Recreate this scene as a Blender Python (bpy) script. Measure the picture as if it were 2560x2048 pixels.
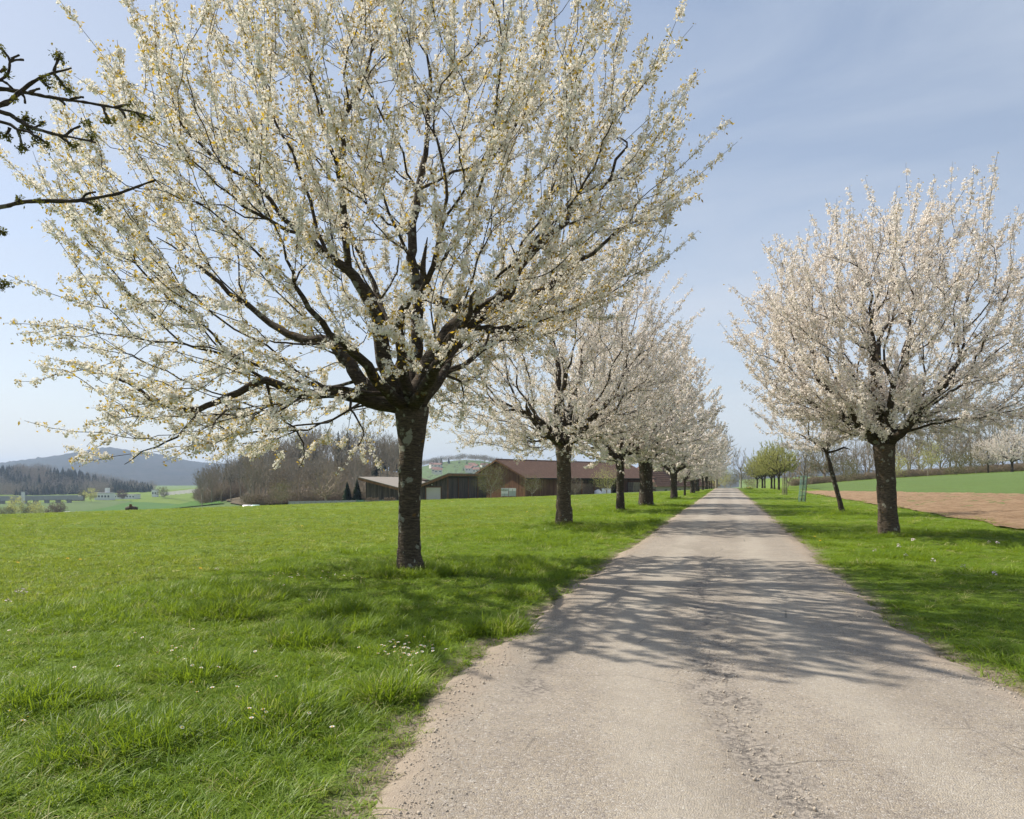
import bpy, math, random
import numpy as np
from mathutils import Vector, Matrix

for o in list(bpy.data.objects):
    bpy.data.objects.remove(o, do_unlink=True)
S = bpy.context.scene
COL = S.collection
rng = np.random.default_rng(7)
random.seed(7)

# ------------------------------------------------------------------ camera
YAW = math.radians(15.3)
FPX, HZ, CAMX, CAMH = 1971.0, 1200.0, 0.22, 1.6      # focal length and horizon row for a 2560 px wide picture
cam_d = bpy.data.cameras.new('camera')
cam = bpy.data.objects.new('camera', cam_d)
COL.objects.link(cam)
cam.location = (CAMX, 0, CAMH)
cam.rotation_euler = (math.radians(90), 0, YAW)
cam_d.sensor_width = 36
cam_d.lens = 36 * FPX / 2560
cam_d.shift_y = (HZ - 1024) / 2560
cam_d.clip_start = 0.05
cam_d.clip_end = 30000
S.camera = cam

# ------------------------------------------------------------------ sky, sun, exposure
SUN_EL = math.radians(47)
SUN_AZ = math.radians(-80.4)                         # clockwise from the road direction (+Y)
to_sun = Vector((math.sin(SUN_AZ) * math.cos(SUN_EL), math.cos(SUN_AZ) * math.cos(SUN_EL), math.sin(SUN_EL)))
world = bpy.data.worlds.new('World')
S.world = world
world.use_nodes = True
wn, wl = world.node_tree.nodes, world.node_tree.links
wn.clear()
w_out = wn.new('ShaderNodeOutputWorld')
w_bg = wn.new('ShaderNodeBackground')
w_bg.inputs['Strength'].default_value = 0.10
w_sky = wn.new('ShaderNodeTexSky')
w_sky.sky_type = 'NISHITA'
w_sky.sun_disc = False
w_sky.sun_elevation = SUN_EL
w_sky.sun_rotation = SUN_AZ
w_sky.altitude = 500
w_sky.air_density = 1.0
w_sky.dust_density = 2.0
w_sky.ozone_density = 1.0
# thin high cloud veil
w_tc = wn.new('ShaderNodeTexCoord')
w_map = wn.new('ShaderNodeMapping')
w_map.inputs['Scale'].default_value = (1.6, 0.7, 4.5)
w_map.inputs['Rotation'].default_value = (0.25, 0.5, 0.4)
w_noi = wn.new('ShaderNodeTexNoise')
w_noi.inputs['Scale'].default_value = 1.7
w_noi.inputs['Detail'].default_value = 7
w_noi.inputs['Roughness'].default_value = 0.55
w_noi.inputs['Distortion'].default_value = 0.6
w_rmp = wn.new('ShaderNodeValToRGB')
w_rmp.color_ramp.elements[0].position = 0.36
w_rmp.color_ramp.elements[0].color = (0.36, 0.36, 0.36, 1)
w_rmp.color_ramp.elements[1].position = 0.80
w_rmp.color_ramp.elements[1].color = (0.82, 0.82, 0.82, 1)
w_mix = wn.new('ShaderNodeMixRGB')
w_sep = wn.new('ShaderNodeSeparateXYZ')
w_hz = wn.new('ShaderNodeValToRGB')                  # hazy air: whiter towards the horizon, all the way round
w_hz.color_ramp.elements[0].position = 0.0
w_hz.color_ramp.elements[0].color = (5.7, 5.8, 6.0, 1)
w_hz.color_ramp.elements[1].position = 0.62
w_hz.color_ramp.elements[1].color = (3.55, 4.2, 5.25, 1)
wl.new(w_tc.outputs['Generated'], w_sep.inputs[0])
wl.new(w_sep.outputs['Z'], w_hz.inputs['Fac'])
wl.new(w_hz.outputs['Color'], w_mix.inputs[2])
wl.new(w_tc.outputs['Generated'], w_map.inputs['Vector'])
wl.new(w_map.outputs['Vector'], w_noi.inputs['Vector'])
wl.new(w_noi.outputs['Fac'], w_rmp.inputs['Fac'])
wl.new(w_rmp.outputs['Color'], w_mix.inputs[0])
wl.new(w_sky.outputs['Color'], w_mix.inputs[1])
wl.new(w_mix.outputs['Color'], w_bg.inputs['Color'])
wl.new(w_bg.outputs['Background'], w_out.inputs['Surface'])

sun_d = bpy.data.lights.new('sun', 'SUN')
sun_d.energy = 5.0
sun_d.angle = math.radians(0.55)
sun_d.color = (1.0, 0.93, 0.82)
sun = bpy.data.objects.new('sun', sun_d)
COL.objects.link(sun)
sun.location = (-40, 10, 40)
sun.rotation_euler = to_sun.to_track_quat('Z', 'Y').to_euler()

S.view_settings.view_transform = 'Standard'
S.view_settings.look = 'None'
S.view_settings.exposure = 0.57
S.view_settings.gamma = 1.0
S.view_settings.use_curve_mapping = False
S.render.engine = 'CYCLES'
S.cycles.max_bounces = 6
S.cycles.diffuse_bounces = 3
S.cycles.glossy_bounces = 2
S.cycles.transmission_bounces = 4
S.cycles.transparent_max_bounces = 8
S.cycles.volume_bounces = 0

# ------------------------------------------------------------------ helpers
FW = Vector((-math.sin(YAW), math.cos(YAW), 0))
RT = Vector((math.cos(YAW), math.sin(YAW), 0))

def at(sx, sy, depth):
    "point seen at (sx, sy) of the 2560 x 2048 picture, depth metres in front of the camera"
    p = Vector((CAMX, 0, CAMH)) + FW * depth + RT * ((sx - 1280) / FPX * depth)
    p.z += (HZ - sy) / FPX * depth
    return p

def gnd(sx, depth):
    p = at(sx, HZ, depth)
    p.z = float(H(p.x, p.y))
    return p

def sm(a, b, x):
    t = np.clip((x - a) / (b - a), 0, 1)
    return t * t * (3 - 2 * t)

def _h(i, j, k):
    n = (i * 374761393 + j * 668265263 + k * 2147483647 + 974634777) & 0xFFFFFFFF
    n = ((n ^ (n >> 13)) * 1274126177) & 0xFFFFFFFF
    n = n ^ (n >> 16)
    return (n & 0xFFFFFF) / float(0xFFFFFF)

def vnoise(x, y, seed=0):
    x = np.asarray(x, float); y = np.asarray(y, float)
    xi = np.floor(x).astype(np.int64); yi = np.floor(y).astype(np.int64)
    fx = x - xi; fy = y - yi
    fx = fx * fx * (3 - 2 * fx); fy = fy * fy * (3 - 2 * fy)
    a = _h(xi, yi, seed); b = _h(xi + 1, yi, seed); c = _h(xi, yi + 1, seed); d = _h(xi + 1, yi + 1, seed)
    return (a * (1 - fx) + b * fx) * (1 - fy) + (c * (1 - fx) + d * fx) * fy

def fbm(x, y, seed=0, oct=4):
    s = 0; a = 0.5; f = 1.0
    for o in range(oct):
        s = s + a * (vnoise(np.asarray(x) * f, np.asarray(y) * f, seed + o * 17) * 2 - 1)
        a *= 0.5; f *= 2.03
    return s

def H(x, y):
    "height of the land"
    x = np.asarray(x, float); y = np.asarray(y, float)
    r = np.hypot(x, y)
    drop = 3.1e-4 * np.maximum(-x, 0) * r
    drop = drop + 2.2e-4 * np.maximum(y - 150, 0) ** 2 * (1 - sm(8, 34, x))
    z = -18.5 * (1 - np.exp(-drop / 18.5))
    z = z + 10 * (1 - np.exp(-0.085 * np.maximum(x - 9, 0) / 10))
    azd = np.degrees(np.arctan2(x, np.maximum(y, 1e-3)))
    z = z + 22 * np.exp(-0.5 * (((azd + 27) / 6.8) ** 2 + ((r - 400) / 85) ** 2)) * (y > 0)
    z = z + 24 * np.exp(-0.5 * (((x + 520) / 150) ** 2 + ((y - 1040) / 150) ** 2))
    far = sm(350, 700, r)
    z = z + far * 1.2 * fbm(x * 0.008, y * 0.008, 3, 3)
    return z

def eL(y): return np.interp(y, [-14, 0, 2, 3.5, 4.8, 6.5, 8.2, 400], [-0.75, -0.8, -1.12, -1.42, -1.66, -1.84, -1.9, -1.9])
def eR(y): return np.interp(y, [-14, 0, 2, 3.5, 5, 6.7, 8, 9.5, 12, 400], [4.3, 4.1, 3.6, 3.15, 2.72, 2.32, 2.06, 1.93, 1.9, 1.9])
def edge_d(x, y):
    "distance outside the lane's edge (negative on the lane)"
    return np.maximum(eL(y) - x, x - eR(y))

def link(o):
    COL.objects.link(o)
    return o

def mesh_np(name, verts, facegroups, mat=None, smooth=False):
    "facegroups: list of int arrays (n, k)"
    me = bpy.data.meshes.new(name)
    verts = np.asarray(verts, np.float32)
    me.vertices.add(len(verts))
    me.vertices.foreach_set('co', verts.ravel())
    fg = [np.asarray(f, np.int32) for f in facegroups if len(f)]
    nl = sum(f.size for f in fg); npoly = sum(len(f) for f in fg)
    me.loops.add(nl); me.polygons.add(npoly)
    me.loops.foreach_set('vertex_index', np.concatenate([f.ravel() for f in fg]))
    starts = []; s0 = 0
    for f in fg:
        starts.append(s0 + np.arange(len(f)) * f.shape[1]); s0 += f.size
    me.polygons.foreach_set('loop_start', np.concatenate(starts).astype(np.int32))
    if smooth:
        me.polygons.foreach_set('use_smooth', np.ones(npoly, bool))
    me.update(calc_edges=True)
    if mat: me.materials.append(mat)
    return me

def obj(name, me, parent=None, loc=None):
    o = link(bpy.data.objects.new(name, me))
    if parent: o.parent = parent
    if loc is not None: o.location = loc
    return o

def tag(o, label=None, cat=None, group=None, kind=None):
    if label: o['label'] = label
    if cat: o['category'] = cat
    if group: o['group'] = group
    if kind: o['kind'] = kind
    return o

def empty(name, loc, rz=0, label=None, cat=None, group=None):
    o = link(bpy.data.objects.new(name, None))
    o.empty_display_size = 0.3
    o.location = loc; o.rotation_euler = (0, 0, rz)
    return tag(o, label, cat, group)

def copy_tree(o, loc, rz, sc, label, group=None, cat=None):
    c = o.copy(); COL.objects.link(c)
    c.location = loc; c.rotation_euler = (0, 0, rz)
    c.scale = (sc, sc, sc) if not isinstance(sc, tuple) else sc
    c['label'] = label
    if group: c['group'] = group
    elif 'group' in c.keys(): del c['group']
    if cat: c['category'] = cat
    for ch in o.children:
        d = ch.copy(); COL.objects.link(d); d.parent = c
        for g in ch.children:
            e = g.copy(); COL.objects.link(e); e.parent = d
    return c

class MB:
    "collects boxes, prisms and tubes into one mesh"
    def __init__(s): s.v = []; s.f = []
    def add(s, vs, fs):
        b = len(s.v)
        s.v += [tuple(v) for v in vs]
        s.f += [tuple(i + b for i in f) for f in fs]
        return s
    def box(s, c, size, rz=0, rx=0, ry=0):
        m = Matrix.Rotation(rz, 3, 'Z') @ Matrix.Rotation(ry, 3, 'Y') @ Matrix.Rotation(rx, 3, 'X')
        vs = [Vector(c) + m @ Vector((sx * size[0] / 2, sy * size[1] / 2, sz * size[2] / 2))
              for sx in (-1, 1) for sy in (-1, 1) for sz in (-1, 1)]
        return s.add(vs, [(0, 1, 3, 2), (4, 6, 7, 5), (0, 4, 5, 1), (2, 3, 7, 6), (0, 2, 6, 4), (1, 5, 7, 3)])
    def hexa(s, a):                       # eight corners: bottom 4, top 4
        return s.add(a, [(3, 2, 1, 0), (4, 5, 6, 7), (0, 1, 5, 4), (1, 2, 6, 5), (2, 3, 7, 6), (3, 0, 4, 7)])
    def tube(s, pts, rad, n=8):
        pts = [Vector(p) for p in pts]
        if not hasattr(rad, '__len__'): rad = [rad] * len(pts)
        b = len(s.v)
        for i, p in enumerate(pts):
            t = (pts[min(i + 1, len(pts) - 1)] - pts[max(i - 1, 0)]).normalized()
            u = t.cross(Vector((0.31, 0.17, 0.93)) if abs(t.z) < 0.9 else Vector((1, 0.1, 0))).normalized(); w = t.cross(u)
            for k in range(n):
                a = 2 * math.pi * k / n
                s.v.append(tuple(p + rad[i] * (math.cos(a) * u + math.sin(a) * w)))
        for i in range(len(pts) - 1):
            for k in range(n):
                s.f.append((b + i * n + k, b + i * n + (k + 1) % n, b + (i + 1) * n + (k + 1) % n, b + (i + 1) * n + k))
        s.f.append(tuple(b + k for k in range(n))[::-1])
        s.f.append(tuple(b + (len(pts) - 1) * n + k for k in range(n)))
        return s
    def build(s, name, mat, parent=None, smooth=False):
        me = bpy.data.meshes.new(name)
        me.from_pydata(s.v, [], s.f)
        if smooth:
            for p in me.polygons: p.use_smooth = True
        if mat: me.materials.append(mat)
        me.update()
        return obj(name, me, parent)

# ------------------------------------------------------------------ materials
class NT:
    def __init__(s, name):
        s.m = bpy.data.materials.new(name); s.m.use_nodes = True
        s.t = s.m.node_tree; s.t.nodes.clear()
        s.out = s.t.nodes.new('ShaderNodeOutputMaterial')
    def n(s, t, **kw):
        nd = s.t.nodes.new(t)
        for k, v in kw.items():
            if k in nd.inputs: nd.inputs[k].default_value = v
            else: setattr(nd, k, v)
        return nd
    def l(s, a, b): s.t.links.new(a, b)
    def noise(s, scale, detail=4, rough=0.55, vec=None, dist=0.0):
        nd = s.n('ShaderNodeTexNoise', Scale=scale, Detail=detail, Roughness=rough, Distortion=dist)
        if vec: s.l(vec, nd.inputs['Vector'])
        return nd.outputs['Fac']
    def ramp(s, fac, stops):
        r = s.n('ShaderNodeValToRGB'); e = r.color_ramp.elements
        while len(e) < len(stops): e.new(0.5)
        for i, (p, c) in enumerate(stops):
            e[i].position = p; e[i].color = (c, c, c, 1) if not hasattr(c, '__len__') else (*c, 1)
        s.l(fac, r.inputs['Fac'])
        return r.outputs['Color']
    def mix(s, fac, a, b, mode='MIX'):
        m = s.n('ShaderNodeMixRGB', blend_type=mode)
        for i, v in ((0, fac), (1, a), (2, b)):
            if hasattr(v, 'is_linked'): s.l(v, m.inputs[i])
            elif hasattr(v, '__len__'): m.inputs[i].default_value = (*v, 1)
            else: m.inputs[i].default_value = v if i == 0 else (v, v, v, 1)
        return m.outputs['Color']
    def math(s, op, a, b=0.0):
        m = s.n('ShaderNodeMath', operation=op)
        for i, v in ((0, a), (1, b)):
            if hasattr(v, 'is_linked'): s.l(v, m.inputs[i])
            else: m.inputs[i].default_value = v
        return m.outputs[0]
    def pos(s): return s.n('ShaderNodeNewGeometry').outputs['Position']
    def objc(s): return s.n('ShaderNodeTexCoord').outputs['Object']
    def scaled(s, vec, sc):
        m = s.n('ShaderNodeMapping'); m.inputs['Scale'].default_value = sc
        s.l(vec, m.inputs['Vector']); return m.outputs['Vector']
    def bump(s, h, strength=0.5, dist=0.02):
        b = s.n('ShaderNodeBump', Strength=strength, Distance=dist)
        s.l(h, b.inputs['Height']); return b.outputs['Normal']
    def principled(s, col, rough=0.8, normal=None, spec=0.3):
        p = s.n('ShaderNodeBsdfPrincipled')
        if hasattr(col, 'is_linked'): s.l(col, p.inputs['Base Color'])
        else: p.inputs['Base Color'].default_value = (*col, 1)
        if hasattr(rough, 'is_linked'): s.l(rough, p.inputs['Roughness'])
        else: p.inputs['Roughness'].default_value = rough
        p.inputs['Specular IOR Level'].default_value = spec
        if normal: s.l(normal, p.inputs['Normal'])
        s.l(p.outputs[0], s.out.inputs['Surface'])
        return p
    def leafy(s, col, trans, amount, rough=0.55, gloss=0.0):
        d = s.n('ShaderNodeBsdfDiffuse'); t = s.n('ShaderNodeBsdfTranslucent')
        for nd, c in ((d, col), (t, trans)):
            if hasattr(c, 'is_linked'): s.l(c, nd.inputs['Color'])
            else: nd.inputs['Color'].default_value = (*c, 1)
        m = s.n('ShaderNodeMixShader'); m.inputs[0].default_value = amount
        s.l(d.outputs[0], m.inputs[1]); s.l(t.outputs[0], m.inputs[2])
        o = m.outputs[0]
        if gloss:
            g = s.n('ShaderNodeBsdfGlossy', Roughness=rough)
            m2 = s.n('ShaderNodeMixShader'); m2.inputs[0].default_value = gloss
            s.l(o, m2.inputs[1]); s.l(g.outputs[0], m2.inputs[2]); o = m2.outputs[0]
        s.l(o, s.out.inputs['Surface'])

def plain(name, col, rough=0.8, var=0.15, scale=3.0, spec=0.3):
    t = NT(name); v = t.noise(scale, 4, 0.6, t.objc())
    c = t.mix(v, tuple(x * (1 - var) for x in col), tuple(min(1, x * (1 + var)) for x in col))
    t.principled(c, rough, spec=spec); return t.m

def bark_mat(name, dark, mid, lichen, amount):
    t = NT(name); p = t.objc()
    big = t.noise(2.2, 5, 0.6, p); fine = t.noise(38, 5, 0.65, p)
    rings = t.noise(9, 4, 0.6, t.scaled(p, (1, 1, 5.5)))
    c = t.mix(t.ramp(rings, [(0.35, 0), (0.7, 1)]), dark, mid)
    c = t.mix(t.ramp(fine, [(0.3, 0), (0.75, 0.6)]), c, tuple(x * 0.45 for x in dark))
    vor = t.n('ShaderNodeTexVoronoi', Scale=6.5); t.l(p, vor.inputs['Vector'])
    wob = t.noise(16, 4, 0.6, p)
    lm = t.math('SUBTRACT', t.math('ADD', big, t.math('MULTIPLY', wob, 0.45)), t.math('MULTIPLY', vor.outputs['Distance'], 0.55))
    lf = t.ramp(lm, [(0.62 - amount, 0), (0.68 - amount, 1)])
    lc = t.mix(t.noise(60, 3, 0.6, p), tuple(x * 0.6 for x in lichen), tuple(x * 1.3 for x in lichen))
    c = t.mix(lf, c, lc)
    om = t.ramp(t.noise(5.5, 4, 0.6, t.scaled(p, (1.3, 0.8, 1))), [(0.66, 0), (0.70, 0.7)])
    c = t.mix(om, c, (0.19, 0.10, 0.018))
    h = t.math('ADD', t.math('ADD', t.math('MULTIPLY', rings, 0.9), t.math('MULTIPLY', fine, 0.5)), t.math('MULTIPLY', big, 0.8))
    t.principled(c, 0.9, t.bump(h, 1.0, 0.035), 0.15)
    return t.m

M = {}
M['bark'] = bark_mat('cherry_bark', (0.048, 0.037, 0.027), (0.175, 0.138, 0.100), (0.27, 0.27, 0.22), 0.045)
M['bark_limb'] = bark_mat('cherry_limb_bark', (0.036, 0.028, 0.021), (0.130, 0.102, 0.075), (0.21, 0.21, 0.17), 0.015)
M['bark_far'] = bark_mat('cherry_bark_far', (0.060, 0.046, 0.034), (0.200, 0.155, 0.112), (0.27, 0.26, 0.21), 0.0)
M['twig'] = plain('twig_bark', (0.055, 0.042, 0.032), 0.85, 0.4, 12)
M['twig_grey'] = plain('twig_grey', (0.25, 0.222, 0.172), 0.9, 0.3, 0.6)
M['twig_brown'] = plain('twig_brown', (0.27, 0.217, 0.152), 0.9, 0.3, 0.6)
M['darkbranch'] = bark_mat('dark_branch', (0.045, 0.036, 0.030), (0.125, 0.098, 0.078), (0.17, 0.165, 0.14), -0.02)

t = NT('cherry_petal'); pv = t.noise(3.5, 3, 0.6, t.objc()); pf = t.noise(55, 2, 0.5, t.objc())
pc = t.mix(pv, (0.86, 0.83, 0.78), (0.91, 0.90, 0.88)); pc = t.mix(t.ramp(pf, [(0.54, 0), (0.70, 0.5)]), pc, (0.60, 0.47, 0.27))
t.leafy(pc, (0.84, 0.79, 0.69), 0.36); M['petal'] = t.m
t = NT('cherry_petal_pinkish'); pv = t.noise(3.5, 3, 0.6, t.objc()); pf = t.noise(40, 2, 0.5, t.objc())
pc = t.mix(pv, (0.83, 0.77, 0.71), (0.90, 0.86, 0.82)); pc = t.mix(t.ramp(pf, [(0.53, 0), (0.68, 0.6)]), pc, (0.52, 0.40, 0.29))
t.leafy(pc, (0.84, 0.77, 0.69), 0.36); M['petal_pink'] = t.m
t = NT('young_leaf'); lv = t.noise(20, 2, 0.6, t.objc())
lc = t.ramp(lv, [(0.32, (0.30, 0.13, 0.03)), (0.48, (0.42, 0.26, 0.035)), (0.72, (0.27, 0.29, 0.03))])
t.leafy(lc, t.mix(0.6, lc, (0.70, 0.50, 0.05)), 0.45, 0.4, 0.04); M['leaf'] = t.m
t = NT('pale_leaf'); lv = t.noise(2.5, 3, 0.6, t.objc())
lc = t.ramp(lv, [(0.3, (0.30, 0.30, 0.10)), (0.7, (0.46, 0.45, 0.19))])
t.leafy(lc, (0.52, 0.52, 0.18), 0.45); M['leaf_pale'] = t.m
t = NT('olive_leaf'); lv = t.noise(2.5, 3, 0.6, t.objc())
lc = t.ramp(lv, [(0.3, (0.10, 0.10, 0.045)), (0.7, (0.20, 0.185, 0.09))])
t.leafy(lc, (0.2, 0.2, 0.07), 0.3); M['leaf_olive'] = t.m
t = NT('bud_leaf'); lv = t.noise(30, 2, 0.6, t.objc())
lc = t.ramp(lv, [(0.35, (0.075, 0.065, 0.025)), (0.65, (0.20, 0.20, 0.06))])
t.leafy(lc, (0.16, 0.16, 0.03), 0.3); M['bud'] = t.m
t = NT('needles'); lv = t.noise(0.5, 3, 0.6, t.objc())
t.leafy(t.ramp(lv, [(0.3, (0.016, 0.028, 0.016)), (0.7, (0.04, 0.062, 0.032))]), (0.03, 0.05, 0.02), 0.2); M['needle'] = t.m

def grass_mat(name, lo, hi, dry, dryamt, trans):
    t = NT(name)
    rnd = t.n('ShaderNodeObjectInfo').outputs['Random']
    pn = t.noise(0.35, 4, 0.6, t.pos()); pm = t.noise(2.6, 3, 0.6, t.pos())
    f = t.math('ADD', t.math('MULTIPLY', rnd, 0.35), t.math('ADD', t.math('MULTIPLY', pn, 0.5), t.math('MULTIPLY', pm, 0.35)))
    c = t.mix(t.ramp(f, [(0.3, 0), (0.9, 1)]), lo, hi)
    c = t.mix(t.ramp(rnd, [(1 - dryamt - 0.01, 0), (1 - dryamt + 0.01, 0.8)]), c, dry)
    t.leafy(c, t.mix(0.55, c, trans), 0.42, 0.45, 0.022)
    return t.m
M['grass'] = grass_mat('meadow_grass', (0.115, 0.182, 0.019), (0.262, 0.328, 0.048), (0.46, 0.42, 0.18), 0.05, (0.38, 0.45, 0.03))
M['grass_verge'] = grass_mat('verge_grass', (0.085, 0.160, 0.012), (0.222, 0.312, 0.034), (0.44, 0.40, 0.18), 0.07, (0.33, 0.44, 0.02))
M['grass_dry'] = grass_mat('edge_grass', (0.09, 0.11, 0.03), (0.16, 0.17, 0.05), (0.32, 0.26, 0.13), 0.3, (0.2, 0.24, 0.05))

# land: meadow soil and turf seen between the blades, gravel shoulder beside the lane
t = NT('meadow_ground'); p = t.pos()
a = t.noise(0.05, 5, 0.6, p); b = t.noise(1.3, 5, 0.65, p); c3 = t.noise(18, 4, 0.65, p)
g = t.mix(t.ramp(a, [(0.35, 0), (0.68, 1)]), (0.092, 0.142, 0.018), (0.148, 0.205, 0.030))
g = t.mix(t.ramp(b, [(0.35, 0.5), (0.62, 0)]), g, (0.080, 0.130, 0.016))
g = t.mix(t.ramp(c3, [(0.45, 0), (0.75, 0.55)]), g, (0.15, 0.22, 0.045))
ax = t.math('ADD', t.n('ShaderNodeAttribute', attribute_name='edge').outputs['Fac'], 1.9)
edge = t.math('ADD', ax, t.math('MULTIPLY', t.math('SUBTRACT', t.noise(1.1, 5, 0.7, p), 0.5), 1.0))
ef = t.ramp(t.math('MULTIPLY', edge, 0.25), [(0.50, 1), (0.575, 0)])
soil = t.mix(t.noise(30, 4, 0.7, p), (0.13, 0.10, 0.07), (0.34, 0.28, 0.22))
g = t.mix(ef, g, soil)
t.principled(g, 0.95, t.bump(t.math('ADD', b, c3), 0.7, 0.06), 0.1); M['ground'] = t.m

t = NT('lane_asphalt'); p = t.pos()
wv = t.n('ShaderNodeAttribute', attribute_name='worn').outputs['Fac']
wide = t.noise(0.5, 4, 0.6, p); mid = t.noise(5, 5, 0.65, p); fine = t.noise(110, 3, 0.7, p)
vor = t.n('ShaderNodeTexVoronoi', Scale=75.0); t.l(p, vor.inputs['Vector'])
vd = t.n('ShaderNodeTexVoronoi', Scale=75.0, feature='DISTANCE_TO_EDGE'); t.l(p, vd.inputs['Vector'])
sepc = t.n('ShaderNodeSeparateColor'); t.l(vor.outputs['Color'], sepc.inputs[0])
c = t.mix(t.ramp(wide, [(0.35, 0), (0.65, 1)]), (0.320, 0.270, 0.205), (0.405, 0.350, 0.272))
c = t.mix(t.ramp(mid, [(0.38, 0.35), (0.6, 0)]), c, (0.19, 0.165, 0.145))
c = t.mix(t.ramp(sepc.outputs[0], [(0.0, 0.9), (0.38, 0.0), (0.66, 0.0), (1.0, 0.9)]), c, t.mix(sepc.outputs[1], (0.13, 0.11, 0.10), (0.50, 0.46, 0.41)))
c = t.mix(t.ramp(fine, [(0.36, 0.5), (0.5, 0)]), c, (0.11, 0.095, 0.085))
gap = t.ramp(vd.outputs['Distance'], [(0.0, 0.45), (0.10, 0.0)])
c = t.mix(gap, c, (0.10, 0.088, 0.078))
rub = t.mix(t.ramp(t.noise(26, 5, 0.72, p), [(0.40, 0), (0.58, 1)]), (0.085, 0.075, 0.068), (0.33, 0.29, 0.245))
c = t.mix(t.ramp(wv, [(0.25, 0), (0.75, 0.85)]), c, rub)
ac = t.math('ABSOLUTE', t.n('ShaderNodeAttribute', attribute_name='across').outputs['Fac'])
wob = t.math('ADD', ac, t.math('MULTIPLY', t.math('SUBTRACT', t.noise(0.9, 4, 0.6, p), 0.5), 0.5))
c = t.mix(t.ramp(t.math('MULTIPLY', wob, 0.5), [(0.20, 0), (0.33, 0.30), (0.45, 0.30), (0.6, 0)]), c, (0.43, 0.39, 0.325))
c = t.mix(t.ramp(t.noise(0.8, 5, 0.65, t.scaled(p, (1, 0.45, 1))), [(0.52, 0), (0.68, 0.5)]), c, (0.185, 0.162, 0.13))
crk = t.n('ShaderNodeTexVoronoi', Scale=1.1, feature='DISTANCE_TO_EDGE'); t.l(t.mix(0.12, p, t.n('ShaderNodeTexNoise', Scale=2.5, Detail=5.0).outputs['Color'], 'ADD'), crk.inputs['Vector'])
c = t.mix(t.math('MULTIPLY', t.ramp(crk.outputs['Distance'], [(0.0, 1), (0.012, 0)]), t.ramp(t.noise(0.6, 3, 0.5, p), [(0.5, 0), (0.6, 0.75)])), c, (0.09, 0.08, 0.07))
edge = t.math('ADD', t.math('ADD', t.n('ShaderNodeAttribute', attribute_name='edge').outputs['Fac'], 1.9), t.math('MULTIPLY', t.math('SUBTRACT', t.noise(1.7, 5, 0.7, p), 0.5), 0.8))
grit = t.mix(t.noise(70, 4, 0.75, p), (0.15, 0.115, 0.08), (0.46, 0.38, 0.30))
c = t.mix(t.ramp(t.math('MULTIPLY', edge, 0.25), [(0.40, 0), (0.47, 0.85)]), c, grit)
h = t.math('ADD', t.math('MULTIPLY', vd.outputs['Distance'], 1.1), t.math('ADD', t.math('MULTIPLY', fine, 0.5), t.math('MULTIPLY', mid, 0.5)))
t.principled(c, 0.88, t.bump(h, 0.75, 0.012), 0.25); M['road'] = t.m

t = NT('ploughed_soil'); p = t.pos()
f1 = t.noise(2.2, 6, 0.7, p); f2 = t.noise(12, 4, 0.7, p); f3 = t.noise(0.2, 3, 0.5, p)
c = t.mix(f3, (0.33, 0.225, 0.135), (0.40, 0.275, 0.170)); c = t.mix(t.ramp(f1, [(0.4, 0.6), (0.55, 0)]), c, (0.19, 0.11, 0.06))
c = t.mix(t.ramp(f2, [(0.55, 0), (0.72, 0.6)]), c, (0.50, 0.37, 0.245))
rows = t.noise(1.0, 4, 0.7, t.scaled(p, (4.5, 0.25, 1)))
c = t.mix(t.ramp(rows, [(0.42, 0.4), (0.56, 0)]), c, (0.23, 0.15, 0.085))
t.principled(c, 0.95, t.bump(t.math('ADD', t.math('ADD', f1, f2), rows), 1.0, 0.15), 0.1); M['soil'] = t.m

def crop(name, a, b):
    t = NT(name); p = t.pos()
    c = t.mix(t.ramp(t.noise(0.03, 4, 0.6, p), [(0.3, 0), (0.7, 1)]), a, b)
    c = t.mix(t.ramp(t.noise(1.8, 5, 0.7, p), [(0.4, 0.45), (0.6, 0)]), c, tuple(x * 0.6 for x in a))
    c = t.mix(t.ramp(t.noise(9, 4, 0.7, p), [(0.5, 0), (0.75, 0.5)]), c, tuple(min(1, x * 1.6) for x in b))
    c = t.mix(t.ramp(t.noise(1.0, 3, 0.6, t.scaled(p, (1.6, 0.06, 1))), [(0.42, 0.35), (0.55, 0)]), c, tuple(x * 0.7 + y for x, y in zip(a, (0.03, 0.02, 0.01))))
    t.principled(c, 0.95, t.bump(t.noise(5, 4, 0.7, p), 0.8, 0.1), 0.1); return t.m
M['crop'] = crop('young_crop', (0.090, 0.145, 0.040), (0.120, 0.175, 0.055))
M['litter'] = crop('leaf_litter', (0.10, 0.082, 0.055), (0.14, 0.115, 0.075))
M['valley_crop'] = crop('valley_crop', (0.055, 0.130, 0.024), (0.075, 0.155, 0.032))
M['valley_meadow'] = crop('valley_meadow', (0.085, 0.135, 0.045), (0.11, 0.16, 0.055))

t = NT('wooded_slope'); p = t.pos()
c = t.mix(t.ramp(t.noise(0.004, 5, 0.6, p), [(0.35, 0), (0.65, 1)]), (0.040, 0.042, 0.042), (0.070, 0.064, 0.058))
c = t.mix(t.ramp(t.noise(0.03, 5, 0.7, p), [(0.4, 0.7), (0.6, 0)]), c, (0.03, 0.038, 0.026))
mm = t.ramp(t.noise(0.0016, 3, 0.5, p), [(0.66, 0), (0.68, 1)])
c = t.mix(mm, c, (0.17, 0.17, 0.09))
t.principled(c, 1.0, t.bump(t.noise(0.05, 4, 0.7, p), 1.0, 12.0), 0.0); M['wooded'] = t.m

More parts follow.
